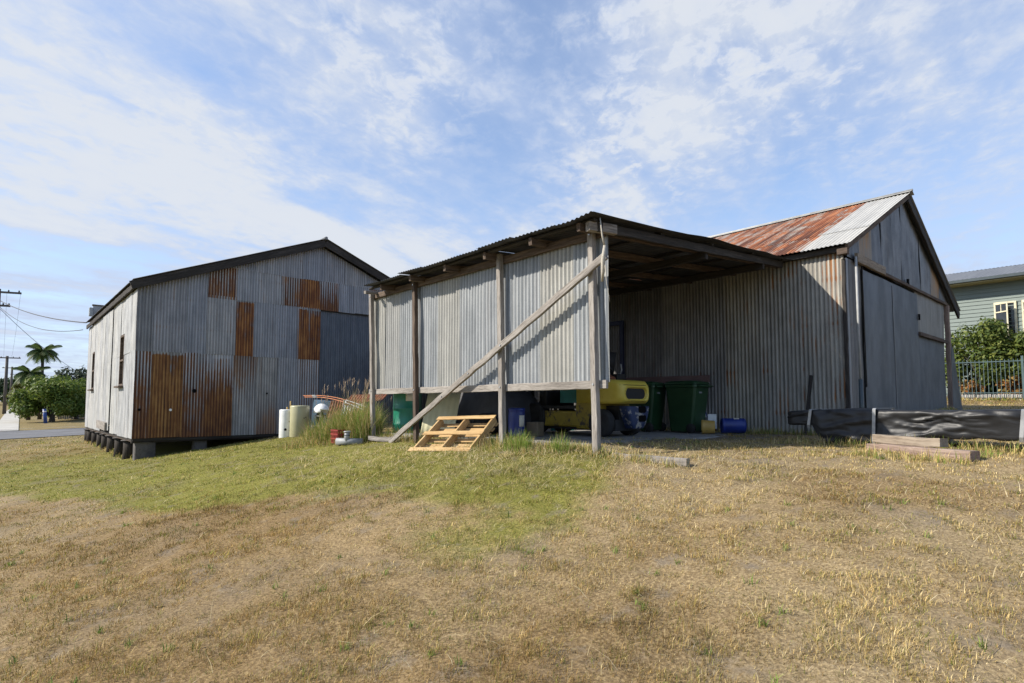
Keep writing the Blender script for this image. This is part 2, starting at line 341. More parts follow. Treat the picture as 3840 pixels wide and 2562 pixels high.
M['rope'] = plain('rope', (.34, .31, .26), (.42, .39, .33), .9, scale=40)
M['fence_steel'] = plain('fence_steel', (.055, .09, .095), (.07, .11, .115), .45)
M['stone'] = plain('stone', (.30, .285, .26), (.40, .38, .35), .9, scale=3, bump=.4)
M['house_roof'] = iron('house_roof', (.17, .175, .185), (.22, .227, .235), along='x', metal=.1, rough=.55)
M['cream_paint'] = plain('cream_paint', (.66, .60, .42), rough=.5)
M['gutter'] = plain('gutter', (.045, .06, .065), rough=.4)
M['soffit'] = plain('soffit', (.3, .26, .12), rough=.6)
M['pole_wood'] = timber('pole_wood', ((.045, .04, .035), (.12, .105, .09), (.2, .18, .155)))
M['wire'] = plain('wire', (.02, .02, .022), rough=.6)
M['blue_post'] = plain('blue_post', (.02, .06, .24), rough=.5)
M['paling'] = plain('paling', (.24, .225, .205), (.33, .31, .285), .9, scale=2)
M['hill'] = plain('hill', (.05, .075, .06), (.065, .09, .07), 1, scale=.01)
def weatherboard():
    m = NT('weatherboard'); f = m.noise(m.coord('Object', (1, 1, 1)), 1.2, 4)
    return m.out(m.mix(f, (.135, .17, .153), (.16, .195, .178)), .6)
M['weatherboard'] = weatherboard()
def tarp_mat():
    m = NT('black_plastic'); f = m.noise(m.coord('Object', (1, 1, 1)), 5, 5, .6)
    m.bump(m.noise(m.coord('Object', (9, 3, 9)), 1, 5, .55, 1.0), .18, .02)
    return m.out(m.mix(f, (.008, .008, .009), (.02, .02, .021)), m.math('ADD', m.math('MULTIPLY', f, .2), .36), 0, .4)
M['black_plastic'] = tarp_mat()
def leafmat(name, cs, trans=.25):
    m = NT(name); r = m.N('NewGeometry').outputs['Random Per Island']
    col = m.ramp(r, [(0, cs[0]), (.5, cs[1]), (1, cs[2])])
    m.out(col, .55, 0, .3)
    t = m.N('BsdfTranslucent'); m.L(col, t.inputs[0]); x = m.N('MixShader'); x.inputs[0].default_value = trans
    m.L(m.p.outputs[0], x.inputs[1]); m.L(t.outputs[0], x.inputs[2]); m.L(x.outputs[0], m.n['Material Output'].inputs[0])
    return m.m
M['leaf_mid'] = leafmat('leaf_mid', ((.06, .105, .016), (.12, .18, .026), (.21, .25, .05)), .38)
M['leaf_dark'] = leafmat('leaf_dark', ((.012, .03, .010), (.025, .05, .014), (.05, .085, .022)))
M['leaf_olive'] = leafmat('leaf_olive', ((.06, .07, .015), (.10, .11, .025), (.16, .16, .04)))
M['leaf_grey'] = leafmat('leaf_grey', ((.03, .045, .028), (.05, .07, .04), (.08, .10, .06)))
M['leaf_bush'] = leafmat('leaf_bush', ((.042, .072, .015), (.095, .135, .026), (.2, .225, .05)), .34)
M['leaf_palm'] = leafmat('leaf_palm', ((.04, .07, .02), (.07, .11, .03), (.12, .155, .05)), .35)
M['leaf_dry'] = leafmat('leaf_dry', ((.30, .11, .03), (.36, .2, .07), (.30, .26, .09)))
M['bark'] = timber('bark', ((.03, .025, .02), (.09, .075, .06), (.17, .145, .12)))
def grassmat(name, trans=.3):
    m = NT(name); col = m.attr('col', 'Color'); m.out(col, .7, 0, .2)
    t = m.N('BsdfTranslucent'); m.L(col, t.inputs[0]); x = m.N('MixShader'); x.inputs[0].default_value = trans
    m.L(m.p.outputs[0], x.inputs[1]); m.L(t.outputs[0], x.inputs[2]); m.L(x.outputs[0], m.n['Material Output'].inputs[0])
    return m.m
M['grass'] = grassmat('grass')
def groundmat():
    m = NT('ground'); p = m.coord('Position', (1, 1, 1), False)
    big = m.noise(p, .5, 5, .6); mid = m.noise(p, 3.2, 6, .65); fine = m.noise(p, 48, 8, .78); xf = m.noise(p, 190, 4, .65)
    lay = m.attr('lay', 'Color'); sp = m.N('SeparateColor'); m.L(lay, sp.inputs[0]); gr, br, bare = sp.outputs
    straw = m.ramp(fine, [(.34, (.10, .073, .041)), (.5, (.265, .197, .108)), (.65, (.50, .385, .215))])
    green = m.ramp(fine, [(.34, (.05, .052, .012)), (.5, (.165, .158, .034)), (.65, (.34, .30, .085))])
    brown = m.ramp(fine, [(.34, (.075, .05, .026)), (.5, (.20, .134, .064)), (.65, (.39, .28, .135))])
    soil = m.ramp(xf, [(.3, (.10, .08, .062)), (.7, (.28, .235, .18))])
    col = m.mix(br, straw, brown)
    gk = m.step(m.math('ADD', gr, m.math('MULTIPLY', m.math('SUBTRACT', mid, .5), .9)), .25, .75)
    col = m.mix(gk, col, green)
    sk = m.step(m.math('ADD', m.math('MULTIPLY', mid, .8), m.math('MULTIPLY', fine, .35)), .60, .74)
    col = m.mix(m.math('MULTIPLY', sk, .7), col, soil)
    col = m.mix(bare, col, soil)
    col = m.mix(.35, col, m.ramp(big, [(.3, (.72, .72, .72)), (.7, (1.1, 1.1, 1.1))]), 'MULTIPLY')
    m.bump(m.math('ADD', m.math('MULTIPLY', fine, .5), m.math('MULTIPLY', xf, .5)), .35, .012)
    return m.out(col, .95, 0, .1)
M['ground'] = groundmat()

# ------------------------------------------------------------------ light, sky, camera
SUN = Vector((-1, .65, .82)).normalized(); EL = math.asin(SUN.z); ROT = math.atan2(SUN.x, SUN.y)
sl = bpy.data.lights.new('sun', 'SUN'); sl.energy = 4.6; sl.angle = radians(.5); sl.color = (1, .93, .82)
so = bpy.data.objects.new('sun', sl); COL.objects.link(so); so.rotation_euler = SUN.to_track_quat('Z', 'Y').to_euler(); so.location = (-40, 26, 33)
def make_world():
    w = bpy.data.worlds.new('World'); scene.world = w; w.use_nodes = True; t = w.node_tree; n = t.nodes; L = t.links.new
    bg = n['Background']; sky = n.new('ShaderNodeTexSky'); sky.sky_type = 'NISHITA'; sky.sun_disc = False
    sky.sun_elevation = EL; sky.sun_rotation = ROT % (2*pi); sky.altitude = 50; sky.air_density = 1.0; sky.dust_density = .6; sky.ozone_density = 1.6
    class S(NT):
        def __init__(s): s.t = t; s.n = n
    s = S(); d = n.new('ShaderNodeTexCoord').outputs['Generated']; sp = n.new('ShaderNodeSeparateXYZ'); L(d, sp.inputs[0])
    x, y, z = sp.outputs; zz = s.math('ADD', s.math('MAXIMUM', z, 0.), .11)
    X = s.math('DIVIDE', x, zz); Y = s.math('DIVIDE', y, zz)            # cloud layer plane overhead
    fx, fy = FWD
    p = s.math('ADD', s.math('MULTIPLY', X, fx), s.math('MULTIPLY', Y, fy)); q = s.math('SUBTRACT', s.math('MULTIPLY', X, fy), s.math('MULTIPLY', Y, fx))
    def vec(a, b, c=0.):
        k = n.new('ShaderNodeCombineXYZ'); s.put(k.inputs[0], a); s.put(k.inputs[1], b); k.inputs[2].default_value = c; return k.outputs[0]
    def blob(qc, pc, qr, pr, amp):
        a = s.math('DIVIDE', s.math('SUBTRACT', q, qc), qr); b = s.math('DIVIDE', s.math('SUBTRACT', p, pc), pr)
        e = s.math('EXPONENT', s.math('MULTIPLY', s.math('ADD', s.math('MULTIPLY', a, a), s.math('MULTIPLY', b, b)), -1.)); return s.math('MULTIPLY', e, amp)
    # long soft streaks running away from the viewer, and a broken fleecy layer
    k = -.55
    qs = s.math('ADD', q, s.math('MULTIPLY', p, k))
    st = s.noise(vec(s.math('MULTIPLY', qs, 1.9), s.math('MULTIPLY', s.math('MULTIPLY_ADD', q, .35, p), .75), 3.3), 1.4, 7, .55, .5)
    st2 = s.noise(vec(s.math('MULTIPLY', qs, 5.), s.math('MULTIPLY', s.math('MULTIPLY_ADD', q, .35, p), 2.6), 8.1), 1.5, 6, .6, .5)
    fl = s.noise(vec(s.math('MULTIPLY', q, 7.4), s.math('MULTIPLY', p, 6.2), 1.7), 2.0, 8, .6, .3)
    cov = blob(-1.25, 1.8, .85, 1.1, .24)
    for b in ((-.5, 2.7, .7, .5, .15), (-.74, 1.36, .15, .17, -.12), (-.74, 2.07, .17, .12, -.11), (-1.95, 2.55, .5, .2, -.17), (-.02, 1.55, .17, .5, -.11), (1.6, 2.1, .4, .3, -.04), (.46, 1.65, .20, .30, .13), (.37, 2.2, .20, .28, .14), (.42, 1.18, .26, .12, .10), (-.3, 1.4, .2, .3, .12), (1.0, 1.4, .5, .45, .12), (1.2, 2.5, .8, .5, .12)):
        cov = s.math('ADD', cov, blob(*b))
    base = s.math('ADD', s.math('ADD', s.math('MULTIPLY', st, .60), s.math('MULTIPLY', st2, .20)), s.math('MULTIPLY', fl, .20))
    veil = s.math('MULTIPLY', s.step(s.math('ADD', base, cov), .36, .80), s.math('MULTIPLY_ADD', s.step(p, -1.2, .3), .75, .25))  # veil thinned behind the viewer, out of view, to dim ambient light
    fm = blob(.38, 1.8, .24, .6, 1.)
    for b in ((.64, 1.42, .26, .2, .8), (.42, 1.17, .32, .13, .85), (-.28, 1.35, .2, .36, .8), (-1.33, 1.9, .16, .1, .7), (-.9, 1.66, .14, .1, .6), (.2, 2.9, .5, .4, .5), (-1.1, 1.6, .6, .5, .35), (1.1, 1.6, .5, .4, .35)): fm = s.math('ADD', fm, blob(*b))
    fleece = s.math('MULTIPLY', s.step(fl, .44, .68), s.math('MINIMUM', fm, 1.))
    hb = s.noise(vec(s.math('MULTIPLY', x, 1.2), s.math('MULTIPLY', y, 1.2), 5.), 1., 3); hz2 = s.noise(vec(s.math('MULTIPLY_ADD', z, 22., hb), s.math('MULTIPLY', x, 1.), 2.), 1., 5)
    hz = s.math('MULTIPLY', s.step(z, .36, .02), s.math('MULTIPLY_ADD', s.step(hz2, .35, .6), .45, .22))
    al = s.math('MINIMUM', s.math('ADD', s.math('ADD', s.math('MULTIPLY_ADD', veil, .74, .24), s.math('MULTIPLY', fleece, .50)), hz), .97)
    ccol = s.mix(s.math('MAXIMUM', fleece, s.step(veil, .35, 1.)), (.62, .72, .93), (.80, .845, .92))
    skc = s.mix(1., sky.outputs[0], (.14, .14, .14), 'MULTIPLY')
    skc = s.mix(1., skc, (.90, .97, 1.06), 'MULTIPLY')
    col = s.mix(al, skc, s.mix(1., ccol, (CLOUD, CLOUD, CLOUD), 'MULTIPLY'))
    L(col, bg.inputs[0]); bg.inputs[1].default_value = 1.
CLOUD = .61
make_world()
cam = bpy.data.cameras.new('camera'); cam.sensor_width = 36; cam.lens = 20.07; cam.shift_y = .0259; cam.clip_start = .05; cam.clip_end = 6000
co = bpy.data.objects.new('camera', cam); COL.objects.link(co); co.location = (0, 0, 0); co.rotation_euler = (radians(93.5), 0, -AZ); scene.camera = co
scene.view_settings.view_transform = 'Standard'; scene.view_settings.look = 'None'; scene.view_settings.exposure = .62; scene.view_settings.gamma = 1
scene.cycles.max_bounces = 6; scene.cycles.diffuse_bounces = 3; scene.cycles.transparent_max_bounces = 6

# ------------------------------------------------------------------ ground
def seg_d(x, y, pts):
    best = np.full(np.shape(x), 1e9)
    for (ax, ay), (bx, by) in zip(pts[:-1], pts[1:]):
        dx, dy = bx-ax, by-ay; t = np.clip(((x-ax)*dx+(y-ay)*dy)/(dx*dx+dy*dy), 0, 1)
        best = np.minimum(best, np.hypot(x-ax-t*dx, y-ay-t*dy))
    return best
def lay(x, y):
    th = np.arctan2(x, np.maximum(y, .01)); r = np.hypot(x, y)+(fbm(x*.7, y*.7, 14, 5)-.5)*5.0
    rb = np.interp(th, [-.2, 0, .227, .521, .739, .945], [16, 13.6, 8.3, 5.6, 5.7, 6.5])
    sm = lambda t: (lambda u: u*u*(3-2*u))(np.clip(t, 0, 1))
    g = .95*sm((r-rb+1.1)/2.7)*sm((.98-th)/.12)*np.clip((6.4-x), 0, 1)*(1-.55*sm((y-17)/9))
    g = g+.55*np.exp(-((x-3.1)**2+(y-3.9)**2)/.8)+.22*np.exp(-((x-7)**2+(y-4.2)**2)/1.2)
    b = .95*np.exp(-((x-1.3)/2.2)**2-((y-6.8)/3.2)**2)+.55*np.exp(-((x-.9)**2+(y-3.0)**2)/2.5)+.3*np.clip((y-18)/10, 0, 1)*np.clip((3-x)/2, 0, 1)
    b = b+.75*np.clip((fbm(x*.5+9, y*.5, 31, 4)-.50)*5, 0, 1)
    bare = .35*np.clip(fbm(x*1.5, y*1.5, 5)-.55, 0, 1)*4
    inside = ((x > 5.95) & (x < 11.2) & (y > 4.6) & (y < 10.7))
    bare = np.where(inside, .9, bare)
    return np.clip(g, 0, 1), np.clip(b, 0, 1), np.clip(bare, 0, 1)
def axis_pts(lo, hi, a, b, step):
    c = list(np.arange(a, b+1e-6, step)); s = step; L = []; v = a
    while v > lo: s *= 1.22; v -= s; L.append(v)
    R = []; s = step; v = b
    while v < hi: s *= 1.22; v += s; R.append(v)
    return np.array(L[::-1]+c+R)
def micro(x, y):
    r = np.hypot(x, y); w = np.clip((40-r)/20, 0, 1)
    slab = ((x > 5.7) & (x < 11.3) & (y > 5.6) & (y < 10.7))
    return np.where(slab, .0, w*((fbm(x*1.1, y*1.1, 2)-.5)*.07+(fbm(x*5, y*5, 9, 3)-.5)*.045))
def ground_z(x, y): return gz(x, y)+micro(x, y)
def make_ground():
    xs = axis_pts(-2500, 2500, -7, 13, .1); ys = axis_pts(-1500, 3000, -2, 19, .1)
    X, Y = np.meshgrid(xs, ys, indexing='ij'); x = X.ravel(); y = Y.ravel(); z = ground_z(x, y)
    nx, ny = len(xs), len(ys); me = bpy.data.meshes.new('ground'); I = np.arange(nx*ny).reshape(nx, ny)
    q = np.stack([I[:-1, :-1], I[1:, :-1], I[1:, 1:], I[:-1, 1:]], -1).reshape(-1, 4); nf = len(q)
    me.vertices.add(nx*ny); me.vertices.foreach_set('co', np.stack([x, y, z], 1).astype(np.float32).ravel())
    me.loops.add(nf*4); me.loops.foreach_set('vertex_index', q.ravel().astype(np.int32))
    me.polygons.add(nf); me.polygons.foreach_set('loop_start', np.arange(0, nf*4, 4, dtype=np.int32)); me.polygons.foreach_set('loop_total', np.full(nf, 4, np.int32))
    me.polygons.foreach_set('use_smooth', np.ones(nf, bool))
    g, b, c = lay(x, y); a = me.attributes.new('lay', 'FLOAT_COLOR', 'POINT'); a.data.foreach_set('color', np.stack([g, b, c, np.ones_like(g)], 1).astype(np.float32).ravel())
    me.update(calc_edges=True); me.validate(); me.materials.append(M['ground'])
    o = bpy.data.objects.new('ground', me); COL.objects.link(o); tag(o, kind='structure')
make_ground()

# ------------------------------------------------------------------ grass blades (one numpy mesh per object)
def blade_mesh(name, P, ang, lean, h, w, col, mat='grass', curl=.5):
    n = len(P); d = np.stack([np.cos(ang), np.sin(ang)], 1); s = np.stack([-d[:, 1], d[:, 0]], 1)
    V = np.zeros((n, 5, 3)); ml = lean*(1-curl); hz = h*np.sqrt(np.clip(1-np.clip(lean, 0, .98)**2, .02, 1))
    V[:, 0, :2] = P[:, :2]-s*w[:, None]/2; V[:, 1, :2] = P[:, :2]+s*w[:, None]/2; V[:, 0, 2] = V[:, 1, 2] = P[:, 2]
    m = P[:, :2]+d*(h*ml*.5)[:, None]
    V[:, 2, :2] = m+s*w[:, None]*.4; V[:, 3, :2] = m-s*w[:, None]*.4; V[:, 2, 2] = V[:, 3, 2] = P[:, 2]+hz*.6
    V[:, 4, :2] = P[:, :2]+d*(h*lean)[:, None]; V[:, 4, 2] = P[:, 2]+hz
    b = np.arange(n)*5; Q = np.stack([b, b+1, b+2, b+3, b+3, b+2, b+4], 1).ravel().astype(np.int32)
    me = bpy.data.meshes.new(name); me.vertices.add(n*5); me.vertices.foreach_set('co', V.astype(np.float32).ravel())
    me.loops.add(n*7); me.loops.foreach_set('vertex_index', Q); me.polygons.add(n*2)
    ls = np.stack([np.arange(n)*7, np.arange(n)*7+4], 1).ravel().astype(np.int32); lt = np.tile([4, 3], n).astype(np.int32)
    me.polygons.foreach_set('loop_start', ls); me.polygons.foreach_set('loop_total', lt)
    C = np.ones((n, 5, 4)); C[:, :, :3] = col[:, None, :]
    a = me.attributes.new('col', 'FLOAT_COLOR', 'POINT'); a.data.foreach_set('color', C.astype(np.float32).ravel())
    me.update(calc_edges=True); me.materials.append(M[mat]); o = bpy.data.objects.new(name, me); COL.objects.link(o); return o
STRAW = np.array([(.64, .49, .215), (.56, .42, .17), (.46, .335, .125), (.68, .55, .285)]); BROWN = np.array([(.36, .23, .075), (.285, .18, .06), (.46, .315, .11), (.22, .14, .05)])
GREEN = np.array([(.19, .21, .03), (.27, .26, .045), (.35, .315, .07), (.13, .165, .024)])
def pick(pal, n): return pal[RNG.integers(0, len(pal), n)]*(.8+.4*RNG.random((n, 1)))
def blocked(x, y):
    b = (x > 2.75) & (x < 12.9) & (y > 18.15) & (y < 29.2)
    b |= (x > 11.25) & (x < 18.9) & (y > 3.62) & (y < 15)
    b |= (y > 36.6) & (y < 46.8)
    b |= (x > 6.1) & (x < 11.1) & (y > 5.35) & (y < 10.6) & ~((x > 7.4) & (fbm(x*2.2, y*2.2, 4) > .56) & (y < 6.4))
    b |= (y > 46) & (x > -.4) & (x < 1.6)
    return b
def make_grass():
    r = np.linspace(1.3, 46, 4000); rho = np.minimum(1, (3.4/r)**1.55)*r; cdf = np.cumsum(rho); cdf /= cdf[-1]
    nt = 150000; R = np.interp(RNG.random(nt), cdf, r); A = (RNG.random(nt)-.5)*radians(128)
    x = R*np.sin(A+AZ); y = R*np.cos(A+AZ)
    keep = ~blocked(x, y); x, y, R = x[keep], y[keep], R[keep]
    den = .45*fbm(x*1.8, y*1.8, 21, 3)+.55*fbm(x*6., y*6., 23, 2); g, b, bare = lay(x, y)
    keep = RNG.random(len(x)) < np.clip((den-.32)*5+g*.45, .32, 1); x, y, R, den, g, b = (k[keep] for k in (x, y, R, den, g, b))
    k = 9; n = len(x)*k; X = np.repeat(x, k); Y = np.repeat(y, k); RR = np.repeat(R, k); G = np.repeat(g, k); B = np.repeat(b, k); Dn = np.repeat(den, k)
    tall = np.repeat(.55+.9*RNG.random(len(x))**2, k)
    rad = (.012+.035*RNG.random(n))*np.maximum(1, RR/5); t = RNG.random(n)*2*pi; X = X+rad*np.cos(t); Y = Y+rad*np.sin(t)
    mg = fbm(X*1.4, Y*1.4, 33, 3); pg = np.clip(G*1.25+(mg-.52)*1.4, .05, .96); pg = np.where(np.repeat(RNG.random(len(x)), k) < pg+.10, .78, .08)
    u = RNG.random(n); col = np.where((u < pg)[:, None], pick(GREEN, n), np.where((RNG.random(n) < B*.85+.15)[:, None], pick(BROWN, n), pick(STRAW, n)))
    col = col*np.repeat(.78+.44*RNG.random(len(x)), k)[:, None]*(.6+.7*RNG.random((n, 1)))
    col = col*(.74+.5*np.clip((fbm(X*.55, Y*.55, 77, 4)-.25)*2, 0, 1))[:, None]
    h = (.022+.036*RNG.random(n))*tall*(.6+.75*np.clip((Dn-.42)*4, 0, 1))*np.where(RR > 9, .8, 1)
    w = np.maximum(.0026, .00064*RR)*(.7+.6*RNG.random(n)); lean = np.clip(.42+.55*RNG.random(n), 0, .96)
    Z = ground_z(X, Y)-.004
    tag(blade_mesh('grass', np.stack([X, Y, Z], 1), t+RNG.normal(0, .8, n), lean, h, w, col), 'short dry mown grass across the lot', 'grass', kind='stuff')
    # dead clippings matted on the soil between the tufts
    n = 150000; R = np.interp(RNG.random(n), cdf, r); A = (RNG.random(n)-.5)*radians(126); x = R*np.sin(A+AZ); y = R*np.cos(A+AZ)
    keep = ~blocked(x, y); x, y, R = x[keep], y[keep], R[keep]; g, b, _ = lay(x, y); keep = RNG.random(len(x)) > g*.75; x, y, R, b = x[keep], y[keep], R[keep], b[keep]; n = len(x)
    LIT = np.array([(.60, .47, .26), (.48, .365, .195), (.38, .285, .155), (.28, .21, .14), (.66, .57, .41), (.20, .145, .095)])
    col = np.where((RNG.random(n) < .12+b*.85)[:, None], pick(BROWN, n), pick(LIT, n))
    tag(blade_mesh('clippings', np.stack([x, y, ground_z(x, y)+.004+.014*RNG.random(n)], 1), RNG.random(n)*2*pi, np.full(n, .98), (.015+.06*RNG.random(n)**1.8)*np.maximum(1, R/7), np.maximum(.0020, .00045*R)*(.6+.7*RNG.random(n)), col*(.55+.75*RNG.random((n, 1)))*(.70+.55*np.clip((fbm(x*.55, y*.55, 77, 4)-.25)*2, 0, 1))[:, None]), 'matted dead grass clippings over the soil', 'dry grass', kind='stuff')
    # small green weeds dotted through the dry lawn
    nw = 520; R = np.interp(RNG.random(nw), cdf, r); A = (RNG.random(nw)-.5)*radians(124); x = R*np.sin(A+AZ); y = R*np.cos(A+AZ); k = 12
    X = np.repeat(x, k)+RNG.normal(0, .014, nw*k)*np.repeat(np.maximum(1, R/5), k); Y = np.repeat(y, k)+RNG.normal(0, .014, nw*k)*np.repeat(np.maximum(1, R/5), k); RR = np.repeat(R, k); q = ~blocked(X, Y); X, Y, RR = X[q], Y[q], RR[q]; n = len(X)
    tag(blade_mesh('weeds', np.stack([X, Y, ground_z(X, Y)], 1), RNG.random(n)*2*pi, .5+.45*RNG.random(n), .03+.05*RNG.random(n), np.maximum(.005, .001*RR)*(.7+.6*RNG.random(n)), pick(np.array([(.18, .25, .05), (.25, .30, .07), (.14, .20, .045)]), n)), 'small green weeds dotted through the lawn', 'weeds', kind='stuff')
    L = [(11.12, 3.65, 11.12, 10.6, 420), (11.3, 3.44, 18.8, 3.44, 420), (5.72, 4.75, 5.72, 10.7, 900), (6.6, 17.9, 7.7, 17.9, 60), (2.75, 19, 2.75, 29, 160), (7.5, 2.3, 7.35, 1.2, 70), (8.5, 3.6, 8.4, 0, 200), (5.55, 4.35, 5.6, 3.5, 90), (5.56, 4.62, 5.68, 4.72, 70), (27, 5.3, 27, -3, 500)]
    X = np.concatenate([a+(c-a)*(t := RNG.random(n_))+RNG.normal(0, .06, n_) for a, b_, c, d_, n_ in L]); RNGy = np.random.default_rng(3); Y = np.concatenate([(b_+d_)/2+(d_-b_)*(RNGy.random(n_)-.5)+RNGy.normal(0, .06, n_) for a, b_, c, d_, n_ in L])
    k = 7; X = np.repeat(X, k)+RNG.normal(0, .025, len(X)*k); Y = np.repeat(Y, k)+RNG.normal(0, .025, len(Y)*k); n = len(X); gm = RNG.random(n) < .42
    tag(blade_mesh('weed_fringe', np.stack([X, Y, ground_z(X, Y)-.01], 1), RNG.random(n)*2*pi, .2+.7*RNG.random(n), (.05+.13*RNG.random(n)**2)*1.1, np.maximum(.005, .0008*np.hypot(X, Y))*(.7+.5*RNG.random(n)), np.where(gm[:, None], pick(np.array([(.15, .21, .035), (.24, .27, .06)]), n), pick(STRAW, n))), 'uncut grass along the feet of walls and posts', 'grass', kind='stuff')
    # loose dry stalks lying on the lawn
    n = 7800; c = RNG.random(n) < .62; R = np.interp(RNG.random(n), cdf, r); A = (RNG.random(n)-.5)*radians(120)
    x = np.where(c, 5.0+RNG.normal(0, .65, n), R*np.sin(A+AZ)); y = np.where(c, 5.4+RNG.normal(0, 2.2, n), R*np.cos(A+AZ))
    x = np.where(c, x-.22*(y-5.4), x); keep = ~blocked(x, y) & (np.hypot(x, y) > 1.5); x, y, c = x[keep], y[keep], c[keep]; n = len(x); R = np.hypot(x, y)
    tag(blade_mesh('dry_stalks', np.stack([x, y, ground_z(x, y)+.008+.03*RNG.random(n)], 1), RNG.random(n)*2*pi, np.full(n, .97), .07+.26*RNG.random(n)**2, np.maximum(.003, .0006*R)*(.7+.5*RNG.random(n)), pick(np.array([(.62, .50, .28), (.55, .43, .21), (.70, .60, .38)]), n)), 'loose pale dry grass stalks lying on the lawn', 'dry grass', kind='stuff')
make_grass()
def clump(name, label, c, rad, h, n, green, group=None, seed_heads=0, spread=.5, cat='grass clump', w=.006):
    t = RNG.random(n)*2*pi; q = rad*np.sqrt(RNG.random(n)); X = c[0]+q*np.cos(t); Y = c[1]+q*np.sin(t); Z = ground_z(X, Y)-.02
    isg = RNG.random(n) < green; col = np.where(isg[:, None], pick(np.array([(.13, .22, .03), (.21, .29, .05), (.29, .34, .085)]), n), pick(STRAW*.85, n))
    hh = h*(.45+.55*RNG.random(n))*(1-.35*(q/rad)**2); lean = np.clip(spread*(.2+1.3*RNG.random(n)**1.5), .03, .96)
    P = np.stack([X, Y, Z], 1); T = t+RNG.normal(0, 1.1, n); W = w*(.6+.7*RNG.random(n))
    if seed_heads:   # pale feathery heads at the tips of the tallest stems
        k = seed_heads; i = np.argsort(-hh)[:k]; L = np.clip(lean[i]*.8, .05, .6); H = hh[i]*1.12
        tip = P[i].copy(); tip[:, 0] += np.cos(T[i])*H*L; tip[:, 1] += np.sin(T[i])*H*L; tip[:, 2] += H*np.sqrt(1-L**2); lean[i] = L; hh[i] = H; col[i] = (.42, .33, .16)
        r = 9; tp = np.repeat(tip, r, 0); tp[:, 2] -= .12*RNG.random(k*r); P = np.concatenate([P, tp]); T = np.concatenate([T, RNG.random(k*r)*2*pi]); lean = np.concatenate([lean, .3+.4*RNG.random(k*r)])
        hh = np.concatenate([hh, .05+.06*RNG.random(k*r)]); W = np.concatenate([W, np.full(k*r, .006)]); col = np.concatenate([col, pick(np.array([(.46, .37, .28), (.40, .30, .22)]), k*r)])
    return tag(blade_mesh(name, P, T, lean, hh, W, col), label, cat, group)

